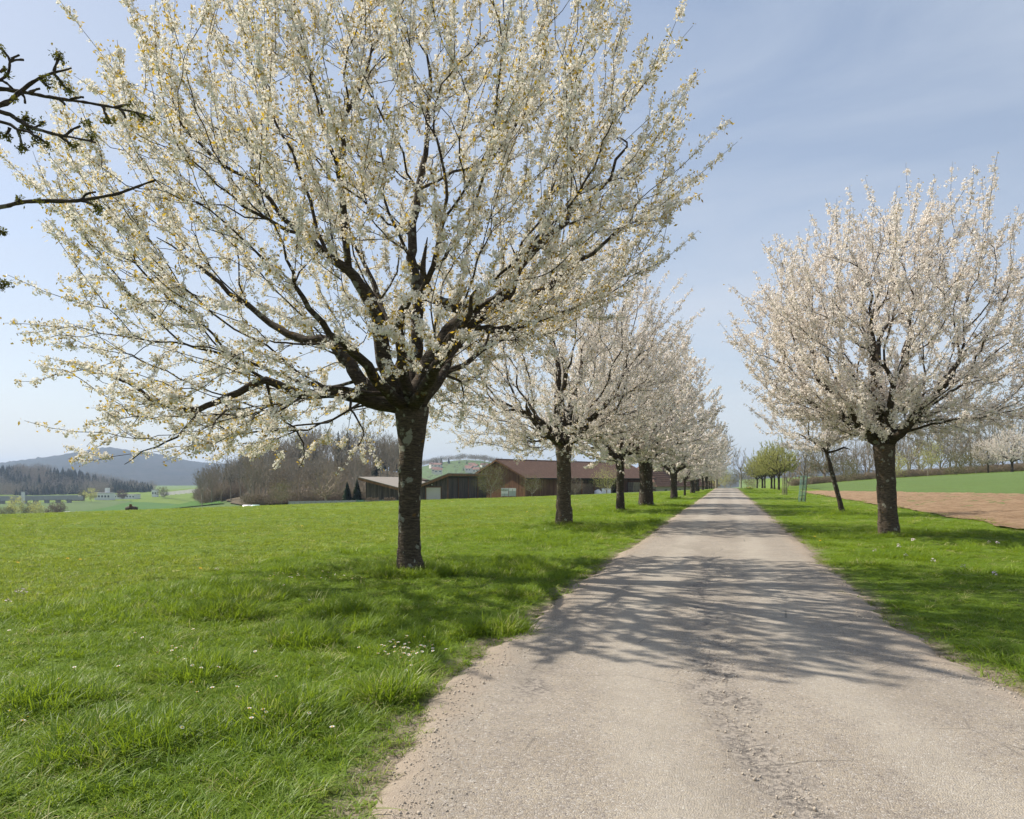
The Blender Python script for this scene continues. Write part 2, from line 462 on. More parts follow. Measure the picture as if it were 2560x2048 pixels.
def board_mat(name, a, b, pitch):
    t = NT(name); p = t.objc()
    sx = t.n('ShaderNodeSeparateXYZ'); t.l(p, sx.inputs[0])
    bd = t.noise(1.0, 2, 0.5, t.scaled(p, (1 / pitch, 1 / pitch, 0.05)))
    st = t.noise(1.0, 4, 0.6, t.scaled(p, (5, 5, 0.5)))
    c = t.mix(t.ramp(bd, [(0.35, 0), (0.65, 1)]), a, b); c = t.mix(t.ramp(st, [(0.4, 0.5), (0.6, 0)]), c, tuple(x * 0.55 for x in a))
    t.principled(c, 0.85, t.bump(bd, 0.6, 0.05), 0.2); return t.m
M['boards_dark'] = board_mat('dark_weathered_boards', (0.060, 0.048, 0.040), (0.135, 0.105, 0.082), 0.25)
M['boards_red'] = board_mat('red_brown_boards', (0.115, 0.055, 0.030), (0.215, 0.110, 0.060), 0.25)
M['beam'] = board_mat('timber_fascia', (0.17, 0.085, 0.04), (0.27, 0.14, 0.07), 0.6)
t = NT('roof_tiles'); p = t.objc()
br = t.n('ShaderNodeTexBrick', Scale=1.0); br.inputs['Brick Width'].default_value = 0.3; br.inputs['Row Height'].default_value = 0.34
br.inputs['Mortar Size'].default_value = 0.03
t.l(t.scaled(p, (1, 1, 1)), br.inputs['Vector'])
n1 = t.noise(1.2, 5, 0.7, p); n2 = t.noise(6, 4, 0.7, p)
c = t.mix(t.ramp(n1, [(0.3, 0), (0.7, 1)]), (0.125, 0.077, 0.056), (0.215, 0.130, 0.092)); c = t.mix(t.ramp(n2, [(0.42, 0.6), (0.6, 0)]), c, (0.075, 0.048, 0.042))
c = t.mix(t.ramp(n2, [(0.62, 0), (0.75, 0.4)]), c, (0.27, 0.16, 0.12))
t.principled(c, 0.9, t.bump(n2, 0.8, 0.06), 0.15); M['tiles'] = t.m
M['roof_grey'] = plain('grey_fibre_roof', (0.27, 0.24, 0.205), 0.85, 0.12, 0.7)
M['white'] = plain('white_paint', (0.72, 0.72, 0.70), 0.6, 0.06, 1)
M['cream'] = plain('cream_door', (0.55, 0.52, 0.46), 0.6, 0.08, 1)
M['concrete'] = plain('pale_concrete', (0.36, 0.36, 0.34), 0.85, 0.12, 0.6)
M['dark'] = plain('dark_opening', (0.02, 0.018, 0.016), 0.8, 0.1, 1)
M['glass'] = plain('window_glass', (0.05, 0.06, 0.07), 0.15, 0.1, 1, 0.5)
M['crate'] = board_mat('crate_wood', (0.22, 0.18, 0.14), (0.34, 0.29, 0.23), 0.2)
M['log'] = plain('log_ends', (0.20, 0.14, 0.095), 0.9, 0.5, 5)
M['film_white'] = plain('white_film', (0.80, 0.78, 0.79), 0.35, 0.05, 2, 0.5)
M['film_mint'] = plain('mint_film', (0.42, 0.62, 0.56), 0.35, 0.05, 2, 0.5)
M['film_grey'] = plain('translucent_grey_film', (0.45, 0.49, 0.46), 0.4, 0.12, 3, 0.5)
M['mesh_green'] = plain('green_guard_mesh', (0.16, 0.27, 0.23), 0.6, 0.2, 6)
M['stake'] = plain('grey_stake_wood', (0.22, 0.19, 0.15), 0.9, 0.3, 6)
M['rust'] = plain('rusty_steel', (0.15, 0.075, 0.035), 0.85, 0.3, 8)
M['stone'] = plain('gravel_stone', (0.42, 0.36, 0.29), 0.9, 0.45, 9)
M['daisy'] = plain('daisy_white', (0.82, 0.80, 0.80), 0.7, 0.04, 8)
M['yolk'] = plain('yolk_yellow', (0.75, 0.42, 0.015), 0.7, 0.1, 8)
M['pinkwhite'] = plain('cuckooflower_petal', (0.72, 0.58, 0.66), 0.7, 0.08, 8)
M['mastgrey'] = plain('mast_grey', (0.35, 0.36, 0.38), 0.6, 0.05, 1)
M['plaster'] = plain('house_plaster', (0.62, 0.58, 0.52), 0.9, 0.08, 1)
M['house_roof'] = plain('house_roof', (0.22, 0.12, 0.09), 0.9, 0.2, 1)
M['orange_roof'] = plain('orange_roof', (0.42, 0.15, 0.07), 0.9, 0.1, 1)

# ------------------------------------------------------------------ land
def grid_mesh(name, X, Y, Z, mat, smooth=True):
    n, m = X.shape
    v = np.stack([X, Y, Z], -1).reshape(-1, 3)
    i = np.arange(n * m).reshape(n, m)
    f = np.stack([i[:-1, :-1], i[:-1, 1:], i[1:, 1:], i[1:, :-1]], -1).reshape(-1, 4)
    return mesh_np(name, v, [f], mat, smooth)

u = np.linspace(-1, 1, 281)
gx = np.sinh(u * 8.3) / np.sinh(8.3) * 9000
u = np.linspace(-0.62, 1, 261)
gy = np.sinh(u * 8.0) / np.sinh(8.0) * 12000
X, Y = np.meshgrid(gx, gy)
ED = edge_d(X, Y)
Z = H(X, Y) + 0.035 * fbm(X * 0.9, Y * 0.9, 5, 3) * sm(0.3, 1.6, ED) - 0.03 * (1 - sm(-0.3, 0.5, ED))
g_me = grid_mesh('ground', X, Y, Z, M['ground'])
at_e = g_me.attributes.new('edge', 'FLOAT', 'POINT'); at_e.data.foreach_set('value', np.clip(ED, -3, 9).ravel().astype(np.float32))
ground = obj('ground', g_me)
tag(ground, 'green meadow land falling away to the valley', 'ground', kind='structure')

# the lane, with a crumbled strip and ragged edges
ry = [2.0 - 14 + i * 0.5 for i in range(28)]
ry = list(ry) + list(np.arange(2.0, 13, 0.038))
st = 0.05
while ry[-1] < 330:
    ry.append(ry[-1] + st); st *= 1.045; st = min(st, 4)
ry = np.array(ry); rx = np.linspace(0, 1, 130)
X, Y = np.meshgrid(rx, ry)
X = (eL(Y) - 0.65) * (1 - X) + (eR(Y) + 0.65) * X
ED = edge_d(X, Y); XC = X - (eL(Y) + eR(Y)) / 2
strip_x = np.interp(Y, [0, 3.0, 3.8, 4.7, 6.5, 8, 11, 14, 22, 40, 80], [0.8, 0.72, 0.62, 0.42, 0.10, 0.12, -0.15, -0.1, 0.15, 0.0, 0.0])
strip_w = np.interp(Y, [0, 2.6, 3.8, 5.5, 7.5, 8.6, 10.5, 13, 20], [0.0, 0.05, 0.22, 0.26, 0.20, 0.05, 0.22, 0.10, 0.0])
worn = np.clip(1.25 - np.abs(X - strip_x + 0.22 * fbm(X * 2.6, Y * 2.6, 8, 3)) / np.maximum(strip_w, 1e-3), 0, 1) * (strip_w > 0.01)
lw = np.clip(1.1 - np.hypot((X + 1.25 + 0.1 * fbm(X * 3, Y * 3, 4)) / 0.38, (Y - 6.0) / 1.1), 0, 1)
worn = np.clip(worn + 0.8 * lw, 0, 1) * np.clip(0.55 + 1.3 * fbm(X * 5, Y * 5, 21, 3) + 0.25, 0, 1)
edge_n = 0.15 * fbm(Y * 0.9 + 40, np.sign(X) * 9 + 0 * X, 12, 5) + 0.12 * fbm(X * 5, Y * 5, 15, 3)
z_road = 0.035 - 0.006 * np.abs(XC) ** 1.5 - 0.16 * sm(0, 0.55, ED + 0.07 + edge_n)
z_road += 0.004 * fbm(X * 1.7, Y * 1.7, 2, 3) + worn * (-0.012 + 0.020 * fbm(X * 16, Y * 16, 30, 4))
Z = H(X * 0, Y) + z_road
road_me = grid_mesh('road', X, Y, Z, M['road'])
at_e = road_me.attributes.new('edge', 'FLOAT', 'POINT'); at_e.data.foreach_set('value', ED.ravel().astype(np.float32))
at_e = road_me.attributes.new('across', 'FLOAT', 'POINT'); at_e.data.foreach_set('value', XC.ravel().astype(np.float32))
at_w = road_me.attributes.new('worn', 'FLOAT', 'POINT'); at_w.data.foreach_set('value', worn.ravel().astype(np.float32))
tag(obj('road', road_me), 'narrow sandy grey asphalt lane with a crumbled strip down its middle', 'road', kind='structure')

def sheet(name, corners, n, m, off, mat, label, wob=0.0, rough=0.0):
    c = [np.array(q, float) for q in corners]
    a, b = np.meshgrid(np.linspace(0, 1, n), np.linspace(0, 1, m))
    P = ((1 - a) * (1 - b))[..., None] * c[0] + (a * (1 - b))[..., None] * c[1] + (a * b)[..., None] * c[2] + ((1 - a) * b)[..., None] * c[3]
    Xs, Ys = P[..., 0], P[..., 1]
    if wob:
        e = ((a == 0) | (a == 1) | (b == 0) | (b == 1)) * 1.0
        Xs = Xs + wob * fbm(Xs * 0.3 + 7, Ys * 0.3, 41, 3) * e; Ys = Ys + wob * fbm(Xs * 0.3, Ys * 0.3 + 9, 43, 3) * e
    Zs = H(Xs, Ys) + off + rough * fbm(Xs * 1.9, Ys * 1.9, 51, 4)
    o = obj(name, grid_mesh(name, Xs, Ys, Zs, mat))
    return tag(o, label, 'field', kind='structure')

sheet('crop_field', [(10.2, 45), (60, 25), (100, 150), (14.5, 186)], 40, 60, 0.03, M['crop'], 'dark green crop field beyond the brown soil strip', 0.8)
sheet('ploughed_field', [(9.1, 2), (24.5, -6), (11.6, 106), (9.4, 110)], 60, 260, 0.05, M['soil'], 'bare brown ploughed strip right of the lane', 0.5, 0.06)

# far land forms: wooded mountain and the village hill
def ridge(name, pts, depth_near, depth_far, mat, label, base_sy=1245, n=220, m=26, rough=1.0, seed=0):
    "pts: skyline (sx, sy) as seen at depth_far; slopes down towards depth_near"
    sxs = np.linspace(pts[0][0], pts[-1][0], n)
    sky = np.interp(sxs, [q[0] for q in pts], [q[1] for q in pts])
    vs = []
    for j in range(m):
        k = j / (m - 1)
        if k <= 0.8:
            q = k / 0.8; d = depth_near + (depth_far - depth_near) * q; hh = q * q * (3 - 2 * q)
        else:
            q = (k - 0.8) / 0.2; d = depth_far + (depth_far - depth_near) * 0.6 * q; hh = 1 - q
        for i in range(n):
            p = at(sxs[i], HZ, d)
            top = CAMH + (HZ - sky[i]) / FPX * depth_far
            base = -22
            z = base + (top - base) * hh + rough * depth_far * 0.004 * float(hh) * RID[(i * 3 + j * 7 + seed) % 997] * (0.5 if k > 0.7 else 1)
            vs.append((p.x, p.y, z))
    i = np.arange(n * m).reshape(m, n)
    f = np.stack([i[:-1, :-1], i[:-1, 1:], i[1:, 1:], i[1:, :-1]], -1).reshape(-1, 4)
    o = obj(name, mesh_np(name, np.array(vs), [f], mat, True))
    return tag(o, label, 'hill', kind='structure')
RID = rng.normal(0, 0.3, 997)
ridge('mountain', [(-900, 1190), (-300, 1170), (0, 1158), (120, 1143), (200, 1130), (235, 1122), (275, 1120), (340, 1128), (420, 1140), (470, 1152),
                   (520, 1158), (590, 1162), (700, 1168), (900, 1176), (1100, 1182), (1300, 1186)], 2600, 4200, M['wooded'],
      'long blue wooded mountain on the left horizon', rough=0.8)
ridge('far_hill', [(1500, 1196), (1700, 1190), (1800, 1186), (1860, 1184), (1920, 1180), (1985, 1160), (2010, 1152), (2030, 1158), (2100, 1172), (2300, 1180), (2900, 1190)],
      1900, 2900, M['wooded'], 'low blue hill beyond the end of the lane', rough=0.5, seed=5)
ridge('village_hill', [(930, 1200), (1000, 1185), (1050, 1168), (1100, 1156), (1160, 1150), (1200, 1152), (1260, 1162), (1340, 1176), (1450, 1195)],
      1000, 1500, M['valley_meadow'], 'green hill with a small village behind the sheds', rough=0.2, seed=9)

# ------------------------------------------------------------------ trees
def table(tb, e):
    return np.interp(e, [q[0] for q in tb], [q[1] for q in tb])

def crown_points(n, c, left, right, rg, lump=0.22, power=2.6, zmin=1.4, axis=YAW, hole=0.12):
    "points through a crown round c; left / right: (elevation, radius) outlines"
    out = []
    ph = rg.uniform(0, 100)
    while len(out) < n:
        d = rg.normal(size=3); d /= np.linalg.norm(d)
        e = math.degrees(math.asin(d[2]))
        az = math.atan2(d[1], d[0])
        w = (1 - math.cos(az)) / 2
        R = float(table(left, e)) * w + float(table(right, e)) * (1 - w)
        R *= 1 + lump * float(fbm(az * 2.2 + ph, e * 0.045 + ph, 60, 2)) * 1.6
        r = R * rg.uniform(hole, 1) ** (1 / power)
        p = np.array(c) + d * r
        if p[2] < zmin: continue
        out.append(p)
    P = np.array(out)
    ca, sa = math.cos(axis), math.sin(axis)      # outline plane faces the camera
    return np.stack([P[:, 0] * ca - P[:, 1] * sa, P[:, 0] * sa + P[:, 1] * ca, P[:, 2]], 1)

def grow(seeds, parents, targets, bf=0.55, bend=0.7):
    "join the targets to the seed skeleton, short paths and gentle bends preferred"
    N0, N = len(seeds), len(targets)
    pos = np.vstack([seeds, targets]); par = np.full(N0 + N, -1, int); par[:N0] = parents
    plen = np.zeros(N0 + N); dirs = np.zeros((N0 + N, 3)); dirs[0] = (0, 0, 1)
    for i in range(N0):
        if par[i] >= 0:
            v = pos[i] - pos[par[i]]; L = np.linalg.norm(v)
            plen[i] = plen[par[i]] + L; dirs[i] = v / max(L, 1e-6)
    best = np.full(N, 1e9); bp = np.zeros(N, int); alive = np.ones(N, bool)
    def upd(i, w=1.0):
        v = targets - pos[i]; L = np.linalg.norm(v, axis=1) + 1e-6
        cs = (v @ dirs[i]) / L
        cost = L * (1 + bend * np.clip(0.75 - cs, 0, 2)) + bf * plen[i]
        k = cost < best
        best[k] = cost[k]; bp[k] = i
    for i in range(N0):
        if i >= (5 if N0 > 40 else 3): upd(i)            # nothing sprouts from the bare trunk
    for _ in range(N):
        j = int(np.argmin(np.where(alive, best, 1e9)))
        alive[j] = False; i = N0 + j; p = bp[j]; par[i] = p
        v = pos[i] - pos[p]; L = np.linalg.norm(v) + 1e-6
        plen[i] = plen[p] + L; dirs[i] = 0.6 * v / L + 0.4 * dirs[p]; dirs[i] /= np.linalg.norm(dirs[i]) + 1e-9
        upd(i)
    return pos, par

def chains_of(pos, par, tip, expo, r_base, seed_r=None, seed_lab=None):
    n = len(pos); kids = [[] for _ in range(n)]
    for i in range(n):
        if par[i] >= 0: kids[par[i]].append(i)
    order = []; stack = [i for i in range(n) if par[i] < 0]
    while stack:
        i = stack.pop(); order.append(i); stack += kids[i]
    rad = np.zeros(n)
    for i in reversed(order):
        rad[i] = tip if not kids[i] else sum(rad[k] ** expo for k in kids[i]) ** (1 / expo)
    rm = rad.max()
    rad = tip + (r_base * 0.9 - tip) * ((rad - tip) / (rm - tip)) ** 1.0
    if seed_r is not None:
        for i, r in enumerate(seed_r):
            if r: rad[i] = r if i < len(seed_r) else rad[i]
        for i in order:                                        # children never thicker than their parent
            if par[i] >= 0 and i > 4: rad[i] = min(rad[i], rad[par[i]])
    chains = []
    roots = [i for i in range(n) if par[i] < 0]
    st = [(i, None) for i in roots]
    while st:
        i, p = st.pop()
        ch = ([p] if p is not None else []) + [i]
        while kids[i]:
            main = max(kids[i], key=lambda k: rad[k])
            for k in kids[i]:
                if k != main: st.append((k, i))
            if seed_lab is not None and i < len(seed_lab) and main < len(seed_lab) and seed_lab[i] != seed_lab[main]:
                st.append((main, i)); break
            ch.append(main); i = main
        rr = rad[ch].copy()
        if not kids[i]: rr[-1] = min(rr[-1], tip * 1.5)
        if p is not None: rr[0] = min(rr[0], rr[1] * 1.25)
        chains.append((ch, pos[ch], rr))
    return chains, rad, kids

def smooth_chain(P, R, rg, sub=3, jit=0.05):
    if len(P) < 2: return P, R
    Pe = np.vstack([2 * P[0] - P[1], P, 2 * P[-1] - P[-2]])
    out = []; ro = []
    for i in range(len(P) - 1):
        p0, p1, p2, p3 = Pe[i], Pe[i + 1], Pe[i + 2], Pe[i + 3]
        L = np.linalg.norm(p2 - p1)
        for s in range(sub):
            t = s / sub
            q = 0.5 * (2 * p1 + (p2 - p0) * t + (2 * p0 - 5 * p1 + 4 * p2 - p3) * t * t + (3 * p1 - p0 - 3 * p2 + p3) * t ** 3)
            if s: q = q + rg.normal(0, jit * L, 3) * 0.6
            out.append(q); ro.append(R[i] * (1 - t) + R[i + 1] * t)
    out.append(P[-1]); ro.append(R[-1])
    return np.array(out), np.array(ro)

class Tubes:
    def __init__(s): s.v = []; s.f = []; s.n = 0
    def add(s, P, R, k, bumpy=0.0, rg=None):
        T = np.gradient(P, axis=0); T /= np.linalg.norm(T, axis=1)[:, None] + 1e-9
        U = np.empty_like(T); e = np.eye(3)[int(np.argmin(np.abs(T).max(0)))]
        u0 = np.cross(T[0], e); 
        for q in range(len(T)):                    # carry the frame along the branch
            u0 = u0 - T[q] * (u0 @ T[q]); u0 = u0 / (np.linalg.norm(u0) + 1e-9); U[q] = u0
        V = np.cross(T, U)
        a = np.arange(k) * 2 * math.pi / k
        rr = R[:, None] * np.ones(k)[None]
        if bumpy:
            zz = np.cumsum(np.r_[0, np.linalg.norm(np.diff(P, axis=0), axis=1)])
            A, B = np.meshgrid(np.cos(a) * 1.3 + np.sin(a) * 0.7, zz)
            A2, _ = np.meshgrid(np.sin(a) * 1.6, zz)
            o = rg.uniform(0, 50)
            rr = rr * (1 + bumpy * (fbm(A * 1.2 + o, B * 1.7, 70, 3) + fbm(A2 * 1.3 + o, B * 2.0 + A, 75, 3)))
        ring = P[:, None] + rr[..., None] * (np.cos(a)[None, :, None] * U[:, None] + np.sin(a)[None, :, None] * V[:, None])
        n = len(P); i = s.n + np.arange(n * k).reshape(n, k); j = np.roll(i, -1, 1)
        s.v.append(ring.reshape(-1, 3)); s.f.append(np.stack([i[:-1], j[:-1], j[1:], i[1:]], -1).reshape(-1, 4))
        s.n += n * k
    def mesh(s, name, mat):
        return mesh_np(name, np.vstack(s.v), [np.vstack(s.f)], mat, True)

def rand_rot(n, rg):
    q = rg.normal(size=(n, 4)); q /= np.linalg.norm(q, axis=1)[:, None]
    w, x, y, z = q.T
    return np.stack([np.stack([1 - 2 * (y * y + z * z), 2 * (x * y - z * w), 2 * (x * z + y * w)], -1),
                     np.stack([2 * (x * y + z * w), 1 - 2 * (x * x + z * z), 2 * (y * z - x * w)], -1),
                     np.stack([2 * (x * z - y * w), 2 * (y * z + x * w), 1 - 2 * (x * x + y * y)], -1)], 1)

def flower_template(nf, ball, fr, k, rg):
    vs = []
    for i in range(nf):
        d = rg.normal(size=3); d /= np.linalg.norm(d)
        c = d * ball * rg.uniform(0.55, 1.1)
        nrm = d + rg.normal(0, 0.45, 3); nrm /= np.linalg.norm(nrm)
        uu = np.cross(nrm, [0.3, 0.5, 0.8]); uu /= np.linalg.norm(uu); vv = np.cross(nrm, uu)
        o = rg.uniform(0, 6.28); r = fr * rg.uniform(0.8, 1.2)
        for q in range(k):
            a = o + q * 2 * math.pi / k
            vs.append(c + r * (math.cos(a) * uu + math.sin(a) * vv) + nrm * r * 0.25 * (q % 2))
    return np.array(vs)

def cloud(name, P, tmpl, k, scale, mat, rg):
    "copies of a small cluster of k-gons at the points P, one mesh"
    R = rand_rot(len(P), rg)
    v = np.empty((len(P), len(tmpl[0]), 3))
    pick = rg.integers(0, len(tmpl), len(P))
    for q in range(len(tmpl)):
        s = pick == q
        v[s] = np.einsum('nij,mj->nmi', R[s], tmpl[q]) * scale[s][:, None, None] + P[s][:, None]
    v = v.reshape(-1, 3)
    return mesh_np(name, v, [np.arange(len(v)).reshape(-1, k)], mat)

def leaf_cloud(name, P, size, mat, rg, per=2, spread=0.05):
    P = np.repeat(P, per, 0); n = len(P)
    R = rand_rot(n, rg); L = size * rg.uniform(0.6, 1.3, n)
    base = np.array([(0, 0, 0), (0.5, 0.24, 0.06), (1, 0, 0.0), (0.5, -0.24, 0.06)])
    v = np.einsum('nij,mj->nmi', R, base) * L[:, None, None] + (P + rg.normal(0, spread, (n, 3)))[:, None]
    return mesh_np(name, v.reshape(-1, 3), [np.arange(n * 4).reshape(-1, 4)], mat)

def sample_along(P, lam, rg, r0=0.0, r1=1.0):
    d = np.linalg.norm(np.diff(P, axis=0), axis=1); s = np.r_[0, np.cumsum(d)]
    n = rg.poisson(lam * s[-1] * (r1 - r0))
    if n == 0: return np.zeros((0, 3)), np.zeros(0)
    t = rg.uniform(r0, r1, n) * s[-1]
    return np.stack([np.interp(t, s, P[:, k]) for k in range(3)], 1), t / s[-1]

def build_tree(root, seeds, parents, seed_r, targets, rg, r_base, tip=0.005, expo=2.0, bf=0.55, bend=0.7, limbs=None,
               shoot=(0.35, 0.9), shoot_p=0.6, upw=0.5, thin=0.03, lam=11, spur=0.05, flower=None, leaves=None,
               k_thick=9, bark='bark', twig='twig', trunk_bump=0.10, crown_name='blossom', min_r=0.0, droop=0.0, jit=0.05, bare_frac=0.0, open_r=None, shoot_lam=1.55):
    """trunk, limbs and crown of one tree, all children of root. seeds[0:nt] is the trunk."""
    pos, par = grow(np.array(seeds, float), parents, targets, bf, bend)
    # smooth the free nodes a little
    n0 = len(seeds)
    kids = [[] for _ in pos]
    for i in range(len(pos)):
        if par[i] >= 0: kids[par[i]].append(i)
    for _ in range(2):
        for i in range(n0, len(pos)):
            if kids[i]:
                mid = 0.5 * (pos[par[i]] + pos[kids[i]].mean(0)); pos[i] = 0.6 * pos[i] + 0.4 * mid
    chains, rad, kids = chains_of(pos, par, tip, expo, r_base, seed_r, limbs)
    # which main limb every node belongs to
    lab = np.zeros(len(pos), int)
    if limbs is not None:
        lab[:n0] = limbs
    order = []; stack = [i for i in range(len(pos)) if par[i] < 0]
    while stack:
        i = stack.pop(); order.append(i); stack += kids[i]
    for i in order:
        if i >= n0 or limbs is None:
            if par[i] >= 0: lab[i] = lab[par[i]]
    base = np.array(root.location)
    groups = {}
    blos = []; lf = []
    ctr = pos[n0:].mean(0); fork = np.array(seeds[-1 if limbs is None else 0])
    def tubes(l):
        return groups.setdefault(int(l), Tubes())
    for ch, P, R in chains:
        l = lab[ch[1] if len(ch) > 1 else ch[0]]
        Q, RR = smooth_chain(P, R, rg, 7 if R.max() > 0.9 * r_base else 3, jit if R.max() < 0.9 * r_base else 0.012)
        RR = np.maximum(RR, min_r)
        big = RR.max()
        k = k_thick if big > 0.05 else (6 if big > 0.02 else 4)
        if l == 0 and big > 0.9 * r_base: k = max(k, 20)
        tubes(l).add(Q - base, RR, k, trunk_bump if big > 0.05 else 0, rg)
        th = np.where(RR < thin)[0]
        if len(th) > 1:
            S_, tt = sample_along(Q[th[0]:], lam, rg)
            blos.append(S_); 
    # shoots
    for i in range(n0, len(pos)):
        term = not kids[i]
        nsh = 1 if term else (1 if rg.uniform() < shoot_p and rad[i] < thin * 1.2 else 0)
        if term and rg.uniform() < 0.35: nsh = 2
        for q in range(nsh):
            pd = pos[i] - pos[par[i]]; pd /= np.linalg.norm(pd) + 1e-9
            rd = pos[i] - (ctr - [0, 0, 1.2]); rd /= np.linalg.norm(rd) + 1e-9
            d = 0.45 * pd + 0.45 * rd + np.array([0, 0, upw]) + rg.normal(0, 0.22 if term and q == 0 else 0.45, 3)
            if droop and pos[i][2] < ctr[2] - 1.5: d = d - np.array([0, 0, droop])
            d /= np.linalg.norm(d)
            L = rg.uniform(*shoot) * (1.0 + 0.45 * max(0, d[2])) * (1 if term else 0.75)
            m = 4; tt = np.linspace(0, 1, m)
            cv = rg.normal(0, 0.10, 3) + np.array([0, 0, 0.16])
            Q = pos[i] + d * L * tt[:, None] + cv * L * (tt ** 2)[:, None]
            rr = np.maximum(np.linspace(max(tip * 1.2, min(rad[i], tip * 1.6)), tip * 0.5, m), min_r)
            tubes(lab[i]).add(Q - base, rr, 3 if tip < 0.01 else 4)
            if rg.uniform() > bare_frac:
                S_, t_ = sample_along(Q, lam * shoot_lam, rg, 0.0, 0.92)
                blos.append(S_)
            lf.append(Q[-1:])
    for l in sorted(groups):
        nm = 'trunk' if l == 0 else 'limb'
        obj(nm, groups[l].mesh(nm, M[bark if l == 0 and limbs is not None else 'bark_limb']), root)
    B = np.vstack(blos)
    if open_r:
        fk = np.array(seeds[4 if limbs is not None and len(seeds) > 40 else 3])
        B = B[rg.uniform(size=len(B)) < 0.03 + 0.97 * sm(open_r[0], open_r[1], np.linalg.norm((B - fk) * [1, 1, 0.9], axis=1))]
    B = B + rg.normal(0, spur, B.shape)
    if flower:
        tmpl, k, smin, smax, pm = flower
        sc = rg.uniform(smin, smax, len(B))
        cr = obj(crown_name, cloud(crown_name, B - base, tmpl, k, sc, M[pm], rg), root)
        cr['kind'] = 'stuff'
    if leaves:
        lsz, frac, per, lm = leaves
        LP = np.vstack([B[rg.uniform(size=len(B)) < frac], np.vstack(lf)])
        o = obj('leaves', leaf_cloud('leaves', LP - base, lsz, M[lm], rg, per, 0.045), root)
        o['kind'] = 'stuff'
    return len(B)

r0 = np.random.default_rng(11)
FL_NEAR = ([flower_template(11, 0.036, 0.0140, 5, r0) for _ in range(8)], 5)
FL_MID = ([flower_template(9, 0.045, 0.0195, 4, r0) for _ in range(8)], 4)
FL_FAR = ([flower_template(6, 0.065, 0.040, 4, r0) for _ in range(8)], 4)

# --- the big cherry tree in front: limbs traced as they stand, at 13.6 m
D1 = 13.6
def P1(dx, dy, dd=0.0):
    return np.array(at(dx * 1.18738, dy * 1.18738, D1 + dd))
def limb_path(start, pts): return [(P1(*p[:3]), p[3]) for p in pts]
b1 = P1(865, 1205); b1[2] = float(H(b1[0], b1[1])) - 0.02
seeds = [b1, P1(862, 1172), P1(861, 1090), P1(866, 955), P1(866, 858)]
parents = [-1, 0, 1, 2, 3]; sr = [0.285, 0.205, 0.19, 0.205, 0.30]; lb = [0] * 5
LIMBS = [
 # (dx, dy, depth offset, radius)
 [(898, 800, -.1, .20), (925, 735, -.2, .19), (960, 690, -.2, .17), (1010, 660, -.15, .15), (1062, 622, -.1, .125), (1085, 575, 0, .095), (1125, 525, .1, .07), (1190, 470, .3, .05), (1260, 400, .5, .035), (1320, 310, .6, .022)],
 [(870, 790, .15, .14), (878, 720, .3, .12), (880, 650, .4, .105), (872, 570, .5, .09), (868, 500, .6, .08), (880, 400, .8, .06), (900, 280, 1.0, .045), (905, 150, 1.2, .03)],
 [(828, 800, -.2, .15), (806, 740, -.4, .13), (797, 670, -.5, .115), (765, 610, -.7, .10), (735, 570, -.8, .08), (690, 535, -.9, .06), (620, 480, -1.0, .045), (540, 390, -1.0, .03)],
 [(850, 800, -.5, .10), (846, 745, -.9, .09), (838, 690, -1.2, .075), (856, 640, -1.6, .06), (900, 590, -2.1, .045), (930, 480, -2.6, .03)],
 [(800, 835, .1, .14), (757, 800, .2, .125), (722, 752, .3, .11), (690, 718, .4, .095), (640, 716, .5, .08), (585, 690, .7, .065), (520, 640, .9, .05), (430, 570, 1.1, .035), (330, 500, 1.2, .025)],
 [(795, 848, -.15, .13), (740, 832, -.35, .115), (690, 826, -.5, .10), (640, 832, -.6, .085), (560, 800, -.7, .065), (480, 835, -.8, .055), (420, 862, -.8, .048), (350, 850, -.7, .04), (270, 805, -.6, .03), (180, 772, -.5, .02)],
 [(860, 830, .6, .13), (850, 790, 1.2, .11), (840, 720, 1.9, .09), (800, 640, 2.6, .065), (760, 540, 3.2, .04)],
 [(890, 840, .5, .12), (930, 790, 1.1, .10), (960, 730, 1.8, .08), (1020, 650, 2.5, .06), (1090, 560, 3.1, .04)],
 [(880, 840, -.5, .11), (905, 800, -1.1, .10), (930, 755, -1.8, .08), (970, 690, -2.6, .055), (1010, 600, -3.2, .035)],
 [(820, 830, -.6, .10), (785, 790, -1.2, .085), (740, 740, -1.9, .065), (680, 680, -2.6, .045), (620, 600, -3.2, .03)],
]
for li, L in enumerate(LIMBS):
    p = 4
    for (dx, dy, dd, r) in L:
        seeds.append(P1(dx, dy, dd)); parents.append(p); sr.append(r); lb.append(li + 1); p = len(seeds) - 1
# side limbs off the right scaffold
def side(parent_idx, limb, pts):
    p = parent_idx
    for (dx, dy, dd, r) in pts:
        seeds.append(P1(dx, dy, dd)); parents.append(p); sr.append(r); lb.append(limb); p = len(seeds) - 1
side(8, 1, [(935, 640, .1, .10), (905, 618, .2, .08), (890, 570, .3, .055), (900, 500, .3, .04)])
side(8, 1, [(1045, 648, -.4, .07), (1105, 628, -.5, .06), (1170, 590, -.6, .05), (1225, 545, -.6, .04), (1285, 500, -.6, .025)])
side(7, 1, [(1010, 690, -.2, .05), (1080, 695, -.1, .03), (1150, 660, .1, .02)])
L6 = [i for i in range(len(lb)) if lb[i] == 6]
side(L6[6], 6, [(400, 890, -.9, .022), (350, 930, -1.0, .016), (300, 950, -1.0, .011), (262, 978, -1.0, .006)])
side(L6[4], 6, [(575, 860, -.6, .024), (620, 900, -.5, .017), (640, 950, -.5, .011), (630, 985, -.5, .006)])
side(L6[1], 6, [(745, 870, -.6, .02), (765, 905, -.7, .013), (755, 940, -.8, .006)])
side(L6[5], 6, [(470, 870, -1.3, .02), (440, 915, -1.6, .013), (445, 945, -1.8, .006)])
